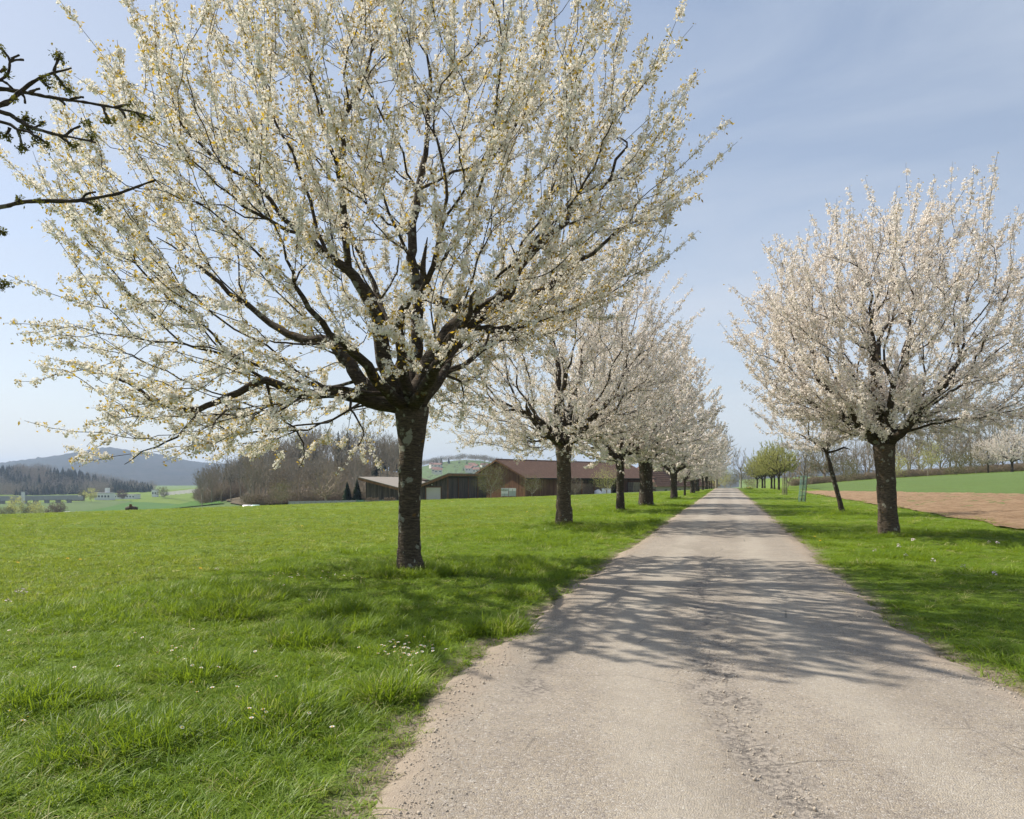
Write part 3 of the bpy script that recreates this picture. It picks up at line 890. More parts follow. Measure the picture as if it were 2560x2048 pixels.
C1 = np.array([0, 0, 4.64])
k1 = 0.00819
left1 = [(-90, 1.2), (-60, 2.1), (-45, 3.1), (-32, 5.2), (-24, 5.6), (-10, 5.7), (0, 5.7), (10, 5.6), (25, 5.2), (37, 5.2), (50, 4.9), (65, 5.0), (90, 5.4)]
right1 = [(-90, 1.0), (-45, 1.5), (-30, 1.7), (-15, 2.1), (0, 2.9), (12, 4.1), (25, 4.7), (40, 5.5), (50, 5.6), (70, 5.6), (90, 5.4)]
rg1 = np.random.default_rng(21)
T1pts = crown_points(1900, C1, left1, right1, rg1, 0.16, 2.9, 1.85, hole=0.22) + np.array([b1[0], b1[1], 0])
T1pts = T1pts[np.linalg.norm((T1pts - seeds[4]) * [1, 1, 0.85], axis=1) > 2.1]
t1 = empty('cherry_tree', b1, 0, 'largest white blossoming cherry tree, nearest on the left verge, lichen-spotted trunk', 'tree', 'cherry trees along the lane')
n = build_tree(t1, seeds, parents, sr, T1pts, rg1, 0.30, 0.0052, 1.65, 0.50, 0.7, lb, shoot=(0.35, 1.0), shoot_p=0.6, upw=0.45, thin=0.024,
           lam=8.5, spur=0.028, flower=(*FL_NEAR, 0.8, 1.4, 'petal'), leaves=(0.060, 0.60, 2, 'leaf'), droop=0.6, open_r=(1.3, 3.2), shoot_lam=3.3, jit=0.06)
print('T1 clusters', n)

def simple_seeds(base, fork_h, r, nl, rg, spread=1.3, rise=1.5, lean=(0, 0), r_fork=1.15):
    "straight trunk and nl scaffold limbs"
    s = [np.array(base), np.array(base) + [lean[0] * .35, lean[1] * .35, fork_h * .35], np.array(base) + [lean[0] * .75, lean[1] * .75, fork_h * .75], np.array(base) + [lean[0], lean[1], fork_h]]
    par = [-1, 0, 1, 2]; R = [r * 1.22, r * 0.96, r, r * r_fork]; lb = [0] * 4
    a0 = rg.uniform(0, 6.28)
    for q in range(nl):
        a = a0 + q * 6.283 / nl + rg.normal(0, 0.2)
        inner = q % 3 == 2
        sp = spread * (0.35 if inner else 1.0); rs = rise * (1.5 if inner else rg.uniform(0.5, 1.1))
        p = 3; rr = r * rg.uniform(0.5, 0.66)
        for k in (0.4, 1.0, 1.7):
            j = rg.normal(0, 0.12, 3) * k
            s.append(s[3] + np.array([math.cos(a) * sp * k, math.sin(a) * sp * k, rs * (k ** 1.15)]) * 0.85 + j)
            par.append(p); R.append(rr * (1 - 0.25 * k)); lb.append(q + 1); p = len(s) - 1
    return s, par, R, lb

def cherry(name, label, base, fork_h, r, c_z, left, right, npts, seed, flower, leaves, lam=8.5, nl=8, shoot=(0.35, 0.9), tip=0.006, min_r=0.0,
           lean=(0, 0), bare=0.0, group='cherry trees along the lane', thin=0.03, bark='bark_far', upw=0.45, zmin=1.5, lump=0.2, spread=1.2, rise=1.2, cat='tree', bf=0.42, one=False, spur=0.05, crown_name='blossom', r_fork=1.15, power=2.8, open_r=None, shoot_lam=1.7):
    rg = np.random.default_rng(seed)
    root = empty(name, base, 0, label, cat, group)
    base = np.array(base)
    s, par, R, lb = simple_seeds(base, fork_h, r, nl, rg, spread, rise, lean, r_fork)
    if one: lb = None
    pts = crown_points(npts, np.array([lean[0] * 1.1, lean[1] * 1.1, c_z]), left, right, rg, lump, power, zmin) + base
    n = build_tree(root, s, par, R, pts, rg, r, tip, 1.9, bf, 0.8, lb, shoot=shoot, shoot_p=0.55, upw=upw, thin=thin, lam=lam, spur=spur,
               flower=flower, leaves=leaves, k_thick=8, bark=bark, min_r=min_r, bare_frac=bare, crown_name=crown_name, open_r=open_r, shoot_lam=shoot_lam)
    print(name, label[:30], 'clusters', n)
    return root

def base_at(dx, depth):
    return gnd(dx * 1.18738, depth)

# second tree of the left row and the tree on the right verge
T2 = cherry('cherry_tree', 'second cherry tree of the left row, right behind the largest one', base_at(1187, 28.7), 2.9, 0.27, 5.0,
            [(-90, 2.0), (-40, 3.4), (-22, 5.2), (0, 5.2), (30, 5.0), (60, 4.9), (90, 4.8)], [(-90, 2.0), (-40, 2.8), (-15, 3.8), (0, 4.1), (30, 4.7), (60, 4.8), (90, 4.8)],
            1250, 31, (*FL_MID, 0.8, 1.35, 'petal_pink'), (0.06, 0.22, 1, 'leaf'), lam=11.5, nl=9, zmin=2.0, open_r=(.6, 2.2))
R1 = cherry('cherry_tree', 'blossoming cherry tree with stout trunk on the right verge beside the ploughed strip', base_at(1872, 22.5), 2.6, 0.255, 4.9,
            [(-90, 1.5), (-35, 3.0), (-25, 3.6), (0, 3.6), (30, 4.2), (45, 4.1), (60, 4.0), (80, 4.1), (90, 4.1)],
            [(-90, 1.5), (-35, 3.0), (-20, 4.3), (0, 4.6), (45, 4.3), (60, 4.0), (90, 4.1)],
            1250, 47, (*FL_MID, 0.8, 1.35, 'petal_pink'), (0.055, 0.10, 1, 'leaf'), lam=14, nl=9, lean=(-0.12, 0.05), zmin=1.9, open_r=(.4, 1.6))
# third and fourth of the left row
T3 = cherry('cherry_tree', 'slim-trunked third cherry tree of the left row, white blossom', base_at(1306, 41.5), 2.7, 0.20, 5.0,
            [(-90, 2.0), (-30, 3.6), (0, 4.4), (45, 4.5), (90, 4.4)], [(-90, 2.0), (-30, 3.4), (0, 4.1), (45, 4.6), (90, 4.4)],
            650, 53, (*FL_FAR, 0.8, 1.4, 'petal_pink'), (0.08, 0.12, 1, 'leaf'), lam=9.5, nl=7, tip=0.009, zmin=2.1, one=True)
T4 = cherry('cherry_tree', 'old cherry tree with the thickest trunk of the left row, fourth along', base_at(1360, 50.0), 3.1, 0.42, 5.2,
            [(-90, 2.0), (-30, 3.6), (0, 4.2), (45, 4.5), (90, 4.6)], [(-90, 2.0), (-30, 3.6), (0, 4.1), (45, 4.6), (90, 4.6)],
            650, 59, (*FL_FAR, 0.8, 1.4, 'petal_pink'), (0.08, 0.25, 1, 'leaf_pale'), lam=8.5, nl=8, tip=0.009, zmin=2.4, one=True)
T5 = cherry('cherry_tree', 'fifth cherry tree of the left row, short forked trunk', base_at(1419, 70.0), 2.3, 0.29, 5.0,
            [(-90, 2.0), (-30, 3.8), (0, 4.5), (45, 4.7), (90, 4.8)], [(-90, 2.0), (-30, 3.5), (0, 4.2), (45, 4.7), (90, 4.8)],
            480, 61, (*FL_FAR, 1.0, 1.7, 'petal_pink'), (0.09, 0.15, 1, 'leaf'), lam=8.5, nl=8, tip=0.012, zmin=2.0, one=True)
far_src = [T5, T4, T3]
for (sx, dep, sc, rz, src, lab_) in [
    (1712, 84, (0.55, 0.55, 0.62), 2.0, 2, 'young cherry tree with thin trunk between the fifth and the next old one'),
    (1731, 100, (0.95, 0.95, 0.98), 4.1, 0, 'seventh cherry tree of the left row, in white blossom'),
    (1741, 116, (0.95, 0.95, 0.95), 1.2, 1, 'eighth cherry tree of the left row, thick trunk'),
    (1757, 136, (0.9, 0.9, 0.95), 3.3, 2, 'ninth cherry tree of the left row, well up the lane'),
    (1766, 150, (0.9, 0.9, 0.9), 5.0, 0, 'tenth cherry tree of the left row, near the top of the lane'),
    (1773, 163, (0.6, 0.6, 0.65), 0.7, 2, 'small cherry tree near the far end of the left row'),
    (1778, 174, (0.7, 0.7, 0.75), 2.7, 2, 'last small cherry tree of the left row, before the bare tree')]:
    copy_tree(far_src[src], gnd(sx, dep), rz, sc, lab_, 'cherry trees along the lane')

# young leaning tree on the right, half bare
cherry('cherry_tree', 'slender young cherry tree leaning left, half bare, behind the right-hand tree', base_at(1775, 37), 2.9, 0.105, 3.9,
       [(-90, .4), (-30, 2.0), (0, 3.0), (25, 3.0), (60, 2.2), (90, 2.0)], [(-90, .4), (-30, .8), (0, 1.6), (40, 1.8), (90, 2.0)],
       260, 67, (*FL_MID, 0.8, 1.3, 'petal_pink'), (0.05, 0.1, 1, 'leaf'), lam=15.0, nl=5, tip=0.006, lean=(-0.75, -0.2), bare=0.2, zmin=2.3, spread=0.8, rise=0.5, upw=0.25, one=True, r_fork=0.8)

# light green trees further up on the right
G1 = cherry('leafing_tree', 'nearest light green leafing tree of the group right of the lane', gnd(1947, 118), 2.0, 0.16, 4.0,
            [(-90, 1.0), (-30, 2.1), (0, 2.9), (40, 2.8), (90, 2.7)], [(-90, 1.0), (-30, 2.1), (0, 2.9), (40, 2.8), (90, 2.7)],
            260, 71, (*FL_FAR, 0.8, 1.4, 'leaf_pale'), None, lam=6.5, nl=6, tip=0.014, zmin=1.6, one=True, group='light green trees on the right verge', crown_name='foliage')
for (sx, dep, sc, rz, lab_) in [(1936, 135, (.9, .9, 1.15), 1.0, 'second light green tree of the group right of the lane'),
                                (1929, 146, (1.15, 1.15, .95), 2.2, 'third light green tree of the group right of the lane'),
                                (1912, 166, (1.0, 1.0, 1.2), 3.9, 'fourth light green tree of the group right of the lane'),
                                (1906, 180, (1.25, 1.25, 1.0), 5.1, 'fifth light green tree, deep in the group right of the lane'),
                                (1893, 192, 1.1, 0.4, 'farthest light green tree, leftmost of the group right of the lane')]:
    copy_tree(G1, gnd(sx, dep), rz, sc, lab_, 'light green trees on the right verge')

# ------------------------------------------------------------------ bare and evergreen trees of the background
def bare_tree(name, label, base, h, r, cr, seed, npts=150, nslim=1300, mat='twig_grey', bark='twig_grey', group=None, tall=0.62, leaf=None, slw=0.03, sll=0.9):
    rg = np.random.default_rng(seed)
    root = empty(name, base, 0, label, 'tree', group); base = np.array(base)
    fork = h * (1 - tall)
    s, par, R, lb = simple_seeds(base, fork, r, 5, rg, cr * 0.22, h * 0.14)
    cz = fork + (h - fork) * 0.52; rv = (h - fork) * 0.55
    pts = crown_points(npts, np.array([0, 0, cz]), [(-90, rv * .7), (-30, cr * .9), (0, cr), (45, (cr + rv) * .5), (90, rv)],
                       [(-90, rv * .7), (-30, cr * .9), (0, cr), (45, (cr + rv) * .5), (90, rv)], rg, 0.3, 2.6, fork * 0.7) + base
    pos, par = grow(np.array(s), par, pts, 0.5, 0.9)
    chains, rad, kids = chains_of(pos, par, r * 0.10, 2.0, r, None)
    T = Tubes()
    for ch, P, RR in chains:
        Q, q = smooth_chain(P, RR, rg, 2, 0.07)
        T.add(Q - base, q, 5 if q.max() > r * 0.5 else 3)
    obj('trunk', T.mesh('trunk', M[bark]), root)
    # twigs: thin slivers out of the outer branches
    idx = [i for i in range(len(s), len(pos))]
    pick = rg.choice(idx, nslim)
    t_ = rg.uniform(0, 1, nslim)[:, None]
    st_ = pos[pick] * t_ + pos[par[pick]] * (1 - t_)
    d = pos[pick] - pos[par[pick]]; d /= np.linalg.norm(d, axis=1)[:, None] + 1e-9
    out = pos[pick] - (base + [0, 0, cz * 0.8]); out /= np.linalg.norm(out, axis=1)[:, None] + 1e-9
    dd = 0.5 * d + 0.5 * out + np.array([0, 0, 0.35]) + rg.normal(0, 0.45, (nslim, 3)); dd /= np.linalg.norm(dd, axis=1)[:, None]
    L = sll * rg.uniform(0.5, 1.4, nslim)[:, None]
    sd = np.cross(dd, rg.normal(size=(nslim, 3))); sd /= np.linalg.norm(sd, axis=1)[:, None] + 1e-9
    v = np.stack([st_ - sd * slw, st_ + sd * slw, st_ + dd * L], 1) - base
    c = obj('crown', mesh_np('crown', v.reshape(-1, 3), [np.arange(nslim * 3).reshape(-1, 3)], M[mat]), root); c['kind'] = 'stuff'
    if leaf:
        n = leaf[1]; pk = rg.choice(idx, n); P = pos[pk] + rg.normal(0, 0.45, (n, 3))
        o = obj('foliage', leaf_cloud('foliage', P - base, leaf[2], M[leaf[0]], rg, 1, 0.2), root); o['kind'] = 'stuff'
    return root

def conifer(name, label, base, h, r, seed, group=None):
    rg = np.random.default_rng(seed)
    root = empty(name, base, 0, label, 'tree', group)
    mb = MB().tube([(0, 0, -.3), (0, 0, h * .5), (0, 0, h)], [h * .018, h * .011, .02], 6); mb.build('trunk', M['twig_brown'], root)
    vs = []
    n = 700
    for i in range(n):
        u_ = rg.uniform(0.10, 1.0) ** 0.85; z = h * u_
        a = rg.uniform(0, 6.283); R = r * (1 - u_) ** 0.8 * rg.uniform(0.65, 1.1) + 0.12
        p0 = np.array([math.cos(a) * R * .15, math.sin(a) * R * .15, z]); p1 = np.array([math.cos(a) * R, math.sin(a) * R, z - R * .38 + rg.normal(0, .15)])
        sd = np.array([-math.sin(a), math.cos(a), 0]) * R * .20
        vs += [p0, (p0 + p1) / 2 + sd + [0, 0, -.1 * R], p1, (p0 + p1) / 2 - sd + [0, 0, .06 * R]]
    c = obj('crown', mesh_np('crown', np.array(vs), [np.arange(n * 4).reshape(-1, 4)], M['needle']), root); c['kind'] = 'stuff'
    return root

# wood on the knoll left of the sheds
WG = 'bare trees of the wood behind the sheds'; CG = 'dark spruces of the wood behind the sheds'
W_LABS = ['rounded grey bare tree in the wood on the knoll behind the sheds', 'tall slender bare tree with brownish twigs in the wood behind the sheds', 'short broad brown bare tree in the wood behind the sheds', 'tall narrow grey bare tree in the wood behind the sheds']
W_LAB = W_LABS[0]
C_LAB = 'dark spruce among the bare trees of the wood behind the sheds'
def wpt(sx, dep): return gnd(sx, dep)
wsrc = [bare_tree('bare_tree', W_LABS[0], wpt(560, 300), 19, 0.30, 4.6, 101, 150, 1500, 'twig_grey', 'twig_grey', WG, 0.7),
        bare_tree('bare_tree', W_LABS[1], wpt(640, 330), 21, 0.30, 4.2, 102, 150, 1500, 'twig_brown', 'twig_grey', WG, 0.66),
        bare_tree('bare_tree', W_LABS[2], wpt(700, 320), 17, 0.28, 5.0, 103, 150, 1600, 'twig_brown', 'twig_brown', WG, 0.75),
        bare_tree('bare_tree', W_LABS[3], wpt(780, 350), 20, 0.30, 4.0, 104, 130, 1300, 'twig_grey', 'twig_grey', WG, 0.6)]
csrc = conifer('spruce_tree', C_LAB, wpt(688, 312), 16, 3.0, 111, CG)
rw = np.random.default_rng(5)
for i in range(160):
    sx = rw.uniform(500, 1010); dep = rw.uniform(292, 440)
    if sx < 560: dep = rw.uniform(330, 450)
    copy_tree(wsrc[i % 4], wpt(sx, dep), rw.uniform(0, 6.28), rw.uniform(0.75, 1.12) * float(np.interp(sx, [500, 620, 900, 1010], [0.72, 1.0, 0.95, 0.85])), W_LABS[i % 4], WG)
for i in range(80):
    sx = rw.uniform(622, 905); dep = rw.uniform(178, 290)
    copy_tree(wsrc[i % 4], wpt(sx, dep), rw.uniform(0, 6.28), rw.uniform(0.36, 0.62) * (0.75 + dep / 600), W_LABS[i % 4], WG)
for i in range(30):
    sx = rw.uniform(560, 1000); dep = rw.uniform(298, 430)
    copy_tree(csrc, wpt(sx, dep), rw.uniform(0, 6.28), rw.uniform(0.65, 1.15), C_LAB, CG)

def C2(sx, d): p = at(sx, HZ, d); return (p.x, p.y)
def bush(name, label, base, h, r, seed, lm='leaf_olive', n=1400, lsz=0.16, group=None, cat='bush'):
    "many-stemmed bush: stems and a loose crown of leaves"
    return bare_tree(name, label, base, h, 0.035 * h ** 0.5, r, seed, 90, 500, 'twig_grey', 'twig_grey', group, 0.86, (lm, n, lsz), 0.012, 0.35)

# ------------------------------------------------------------------ sheds and barn behind the meadow
def V(sx, depth, z): 
    p = at(sx, HZ, depth); return Vector((p.x, p.y, z))
GZ = -4.2
def wallpiece(a, b, z0, za, zb, th, inward):
    "vertical wall slab from a to b (xy), base z0, tops za and zb"
    i = inward * th
    return [(a.x, a.y, z0), (b.x, b.y, z0), (b.x + i.x, b.y + i.y, z0), (a.x + i.x, a.y + i.y, z0),
            (a.x, a.y, za), (b.x, b.y, zb), (b.x + i.x, b.y + i.y, zb), (a.x + i.x, a.y + i.y, za)]

def lerp(a, b, t): return a + (b - a) * t

def make_shed():
    A, B, C = V(915, 140, 0), V(1118, 138, 0), V(1216, 151, 0)
    root = empty('timber_shed', (A + B + C) / 3 + Vector((0, 0, GZ)), 0, 'dark weathered timber shed with a V-shaped butterfly roof behind the largest trunk', 'shed')
    o = root.location
    back = C - B; inw = back.normalized()
    zl, zv, zr, tv = 1.75, -0.35, 2.35, 0.55
    def top(t): return lerp(zl, zv, t / tv) if t < tv else lerp(zv, zr, (t - tv) / (1 - tv))
    L = lambda pts: [Vector(p) - o for p in pts]
    # front wall: upright board panels
    n = 14
    for i in range(n):
        t0, t1 = i / n, (i + 1) / n
        g = 0.0015
        a, b = lerp(A, B, t0 + g), lerp(A, B, t1 - g)
        MB().hexa(L(wallpiece(a, b, GZ, top(t0) - 0.05, top(t1) - 0.05, 0.12 + 0.015 * (i % 2), inw))).build('wall_panel', M['boards_dark'], root)
    side_in = (A - B).normalized()
    for i in range(4):
        a, b = lerp(B, C, i / 4 + .004), lerp(B, C, (i + 1) / 4 - .004)
        MB().hexa(L(wallpiece(a, b, GZ, 2.0, 2.0, 0.14, side_in))).build('wall_panel', M['boards_dark'], root)
        MB().box(lerp(B, C, i / 4 + .01) + Vector((0, 0, -1.0)) - o - side_in * 0.05, (0.16, 0.16, 6.0), YAW).build('post', M['beam'], root)
    MB().hexa(L(wallpiece(A + back, C, GZ, 1.6, 1.6, 0.12, -inw))).build('rear_wall', M['boards_dark'], root)
    MB().hexa(L(wallpiece(A, A + back, GZ, 1.6, 1.6, 0.12, -side_in))).build('side_wall', M['boards_dark'], root)
    # roof wings with fascia
    f = -inw * 1.2; bk = back + inw * 0.8
    def slab(p0, z0, p1, z1, th, drop, name, mat, f0, f1):
        pts = [p0 + f0, p1 + f0, p1 + f1, p0 + f1]; zs = [z0, z1, z1, z0]
        lo = [Vector((p.x, p.y, z - drop - th)) for p, z in zip(pts, zs)]; hi = [Vector((p.x, p.y, z - drop)) for p, z in zip(pts, zs)]
        return MB().hexa(L(lo + hi)).build(name, mat, root)
    e0 = A + (A - B).normalized() * 0.7; vv = lerp(A, B, tv); e1 = B + (B - A).normalized() * 0.8
    zl2, zr2 = zl + 0.12, zr + 0.15
    slab(e0, zl2 + .28, vv, zv + .28, 0.12, 0, 'roof_wing', M['roof_grey'], f, bk)
    slab(vv, zv + .283, e1, zr2 + .28, 0.12, 0, 'roof_wing', M['roof_grey'], f, bk)
    slab(e0, zl2 + .28, vv, zv + .28, 0.42, 0.13, 'fascia', M['beam'], f * 0.97, f * 0.85)
    slab(vv, zv + .28, e1, zr2 + .28, 0.42, 0.133, 'fascia', M['beam'], f * 0.965, f * 0.855)
    slab(e1 - (B - A).normalized() * .18, zr2 + .28, e1, zr2 + .28, 0.34, 0.135, 'fascia', M['beam'], f * 0.84, bk)
    for i in range(7):
        q = lerp(B, C, i / 6.3)
        MB().box(q + (B - A).normalized() * 0.4 + Vector((0, 0, zr + 0.12)) - o, (0.75, 0.14, 0.2), math.atan2((B - A).y, (B - A).x)).build('rafter_end', M['beam'], root)
    # garage door with panels
    a, b = lerp(A, B, (1066 - 915) / 203), lerp(A, B, (1103 - 915) / 203)
    zt = CAMH - (1219 - HZ) / FPX * 139
    door = MB().hexa(L(wallpiece(a - inw * .03, b - inw * .03, GZ, zt, zt, 0.05, inw))).build('garage_door', M['cream'], root)
    for k in range(5):
        z0 = zt - 0.52 * (k + 1) + 0.02; z1 = zt - 0.52 * k - 0.02
        MB().hexa(L(wallpiece(lerp(a, b, .02) - inw * .07, lerp(a, b, .98) - inw * .07, z0, z1, z1, 0.04, inw))).build('door_section', M['cream'], door)
    for q in (a, b):
        MB().box(q + Vector((0, 0, zt - 1.5)) - inw * .06 - o, (0.14, 0.14, 3.2), YAW).build('door_frame', M['beam'], root)
    MB().box(lerp(a, b, .5) + Vector((0, 0, zt + .08)) - inw * .06 - o, (2.9, 0.14, 0.16), math.atan2((B - A).y, (B - A).x)).build('lintel', M['beam'], root)
    MB().box(lerp(a, b, .42) + Vector((0, 0, zt + .5)) - inw * .15 - o, (0.18, 0.25, 0.18), YAW).build('lamp', M['white'], root)
make_shed()

def tile_courses(root, o, e0, e1, r0, r1, n, mat, name='tile_course', th=0.07):
    "overlapping tile courses from eave (e0-e1) to ridge (r0-r1)"
    nrm = (e1 - e0).cross(r0 - e0).normalized()
    if nrm.z < 0: nrm = -nrm
    for i in range(n):
        a0, a1 = lerp(e0, r0, i / n), lerp(e1, r1, i / n)
        b0, b1 = lerp(e0, r0, (i + 1.12) / n if i < n - 1 else 1), lerp(e1, r1, (i + 1.12) / n if i < n - 1 else 1)
        up = nrm * th
        lo = [a0, a1, b1, b0]
        hi = [a0 + up, a1 + up, b1 + up * 0.2, b0 + up * 0.2]
        MB().hexa([p - o for p in lo + hi]).build(name, mat, root)

def make_barn():
    B = V(1312, 150, 0); Cc = V(1625, 186, 0)
    axis = (Cc - B).normalized(); perp = Vector((-axis.y, axis.x, 0))
    W = 13.0; gz = -3.6; ze = 2.35; zrd = 5.45
    A = B + perp * W; D = Cc + perp * W
    root = empty('timber_barn', (B + Cc) / 2 + Vector((0, 0, gz)), 0, 'long red-brown timber barn with a rusty red tiled gable roof', 'barn')
    o = root.location
    L = lambda pts: [Vector(p) - o for p in pts]
    # long front wall: posts and panels, open bays in the middle
    n = 10
    for i in range(n):
        a, b = lerp(B, Cc, i / n + .002), lerp(B, Cc, (i + 1) / n - .002)
        deep = i in (3, 4, 5, 6)
        off = perp * (2.4 if deep else 0.0)
        MB().hexa(L(wallpiece(a + off, b + off, gz, ze - .05, ze - .05, 0.12, perp))).build('wall_panel', M['boards_dark'] if deep else M['boards_red'], root)
        MB().box(lerp(B, Cc, i / n + 0.0005) + Vector((0, 0, (gz + ze) / 2)) - o - perp * .02, (0.24, 0.24, ze - gz - .1), math.atan2(axis.y, axis.x)).build('post', M['beam'], root)
    # gable wall of upright boards, stepped in panels
    m = 10
    for i in range(m):
        t0, t1 = i / m, (i + 1) / m
        zt = lambda t: lerp(ze, zrd, 1 - abs(2 * t - 1)) - 0.08
        MB().hexa(L(wallpiece(lerp(B, A, t0 + .002), lerp(B, A, t1 - .002), gz, zt(t0), zt(t1), 0.12 + .02 * (i % 2), axis))).build('gable_panel', M['boards_red'], root)
    MB().hexa(L(wallpiece(A, D, gz, ze - .1, ze - .1, 0.12, -perp))).build('rear_wall', M['boards_red'], root)
    MB().hexa(L(wallpiece(Cc, D, gz, ze - .1, ze - .1, 0.12, -axis))).build('end_wall', M['boards_red'], root)
    ov = 1.1; oe = 0.9
    sl = (zrd - ze) / (W / 2)
    def P(base, along, across, z): return base + axis * along + perp * across + Vector((0, 0, z))
    e0 = P(B, -oe, -ov, ze - sl * ov + .12); e1 = P(Cc, oe, -ov, ze - sl * ov + .12)
    r0_ = P(B, -oe, W / 2, zrd + .12); r1_ = P(Cc, oe, W / 2, zrd + .12)
    g0 = P(A, -oe, ov, ze - sl * ov + .12); g1 = P(D, oe, ov, ze - sl * ov + .12)
    roof = MB().add([p - o - Vector((0, 0, .06)) for p in (e0, e1, r1_, r0_)] + [p - o - Vector((0, 0, .16)) for p in (e0, e1, r1_, r0_)], [(0, 1, 2, 3), (7, 6, 5, 4), (0, 4, 5, 1), (1, 5, 6, 2), (2, 6, 7, 3), (3, 7, 4, 0)]).build('roof', M['tiles'], root)
    tile_courses(roof, o, e0, e1, r0_, r1_, 16, M['tiles'])
    tile_courses(roof, o, g1, g0, r1_, r0_, 16, M['tiles'])
    MB().tube([r0_ - o + Vector((0, 0, .04)), r1_ - o + Vector((0, 0, .04))], .14, 8).build('ridge_cap', M['tiles'], roof)
    MB().tube([e0 - o + Vector((0, 0, -.12)) - perp * .05, e1 - o + Vector((0, 0, -.12)) - perp * .05], .09, 8).build('gutter', M['dark'], root)
    for s_, (q0, q1) in enumerate(((e0, r0_), (g0, r0_))):
        d = Vector((0, 0, .30))
        MB().hexa([p - o for p in (q0 - d, q1 - d, q1 - d + axis * .12, q0 - d + axis * .12, q0 - d * .15, q1 - d * .15, q1 - d * .15 + axis * .12, q0 - d * .15 + axis * .12)]).build('bargeboard', M['beam'], root)
    return B, Cc, axis, perp, gz
bB, bC, bax, bper, bgz = make_barn()

def make_house():
    a, b = V(1640, 190, 0), V(1790, 205, 0)
    ax = (b - a).normalized(); pp = Vector((-ax.y, ax.x, 0)); W = 12; gz = -4.5; ze = 0.55; zr = 6.4
    root = empty('farmhouse', (a + b) / 2 + Vector((0, 0, gz)), 0, 'farmhouse with a steep brown tiled roof half hidden behind the left row', 'house')
    o = root.location; L = lambda pts: [Vector(p) - o for p in pts]
    for (p, q, inn) in ((a, b, pp), (a + pp * W, b + pp * W, -pp), (a, a + pp * W, ax), (b, b + pp * W, -ax)):
        MB().hexa(L(wallpiece(p, q, gz, ze, ze, .25, inn))).build('wall', M['plaster'], root)
    P = lambda base, al, ac, z: base + ax * al + pp * ac + Vector((0, 0, z))
    e0, e1 = P(a, -.8, -.9, ze - .6), P(b, .8, -.9, ze - .6); r0_, r1_ = P(a, 3.0, W / 2, zr), P(b, -3.0, W / 2, zr)
    g0, g1 = P(a, -.8, W + .9, ze - .6), P(b, .8, W + .9, ze - .6)
    roof = MB().add([p - o for p in (e0, e1, g1, g0, r0_, r1_)], [(0, 1, 5, 4), (1, 2, 5), (2, 3, 4, 5), (3, 0, 4), (3, 2, 1, 0)]).build('roof', M['tiles'], root)
    tile_courses(roof, o, e0, e1, r0_, r1_, 14, M['tiles'], th=.09)
    MB().box(r0_ + ax * 2 - o + Vector((0, 0, .5)), (.7, .7, 1.6), math.atan2(ax.y, ax.x)).build('chimney', M['orange_roof'], roof)
    for i in range(4):
        q = lerp(a, b, .15 + i * .22) + Vector((0, 0, -1.2)) - pp * .03 - o
        w = MB().box(q, (1.2, .12, 1.3), math.atan2(ax.y, ax.x)).build('window', M['white'], root)
        MB().box(q - pp * .05, (.95, .1, 1.05), math.atan2(ax.y, ax.x)).build('pane', M['glass'], w)
    # low lean-to roof beside the house
    c, d = V(1588, 186, 0), V(1640, 182, 0)
    r2 = empty('lean_to', V(1612, 184, -4.2), 0, 'low lean-to with a small red roof between barn and farmhouse', 'shed'); o2 = r2.location
    ps = [c + Vector((0, 0, -.35)), d + Vector((0, 0, -.75)), d + pp * 4 + Vector((0, 0, .7)), c + pp * 4 + Vector((0, 0, .9))]
    MB().hexa([p - o2 - Vector((0, 0, .15)) for p in ps] + [p - o2 for p in ps]).build('roof', M['tiles'], r2)
    MB().hexa([Vector(p) - o2 for p in wallpiece(c + pp * .3, d + pp * .3, -4.5, -.55, -.95, .15, pp)]).build('wall', M['boards_red'], r2)
make_house()

# fruit crates stacked at the barn, one by one
def make_crate(loc, rz, label):
    root = empty('fruit_crate', loc, rz, label, 'crate', 'wooden fruit crates stacked at the barn')
    w, d, h = 1.15, 1.15, 0.72
    for k in range(3):
        z = .14 + k * .22
        for (cx, cy, sx_, sy_) in ((0, -d / 2, w, .03), (0, d / 2, w, .03), (-w / 2, 0, .03, d), (w / 2, 0, .03, d)):
            MB().box((cx, cy, z + .08), (sx_, sy_, .17)).build('slat', M['crate'], root)
    MB().box((0, 0, .1), (w - .05, d - .05, .03)).build('base', M['crate'], root)
    for cx in (-1, 1):
        for cy in (-1, 1):
            MB().box((cx * (w / 2 - .06), cy * (d / 2 - .06), h / 2), (.08, .08, h)).build('post', M['crate'], root)
    return root
crate0 = None
names_c = ['leftmost', 'second', 'third', 'fourth', 'fifth', 'rightmost']; names_r = ['bottom', 'second-lowest', 'third-lowest', 'top']
for i in range(6):
    for k in range(4):
        q = lerp(bB, bC, .79 + i * .036) - bper * 1.2
        loc = (q.x, q.y, -2.7 + k * .94); rz = math.atan2(bax.y, bax.x) + 0.03 * ((i * 7 + k * 3) % 5 - 2)
        lab_ = f'grey wooden fruit crate, {names_r[k]} of the {names_c[i]} stack at the barn'
        if crate0 is None:
            crate0 = make_crate(loc, rz, lab_); crate0.scale = (1.25, 1.25, 1.25)
        else: copy_tree(crate0, loc, rz, 1.25, lab_, 'wooden fruit crates stacked at the barn')

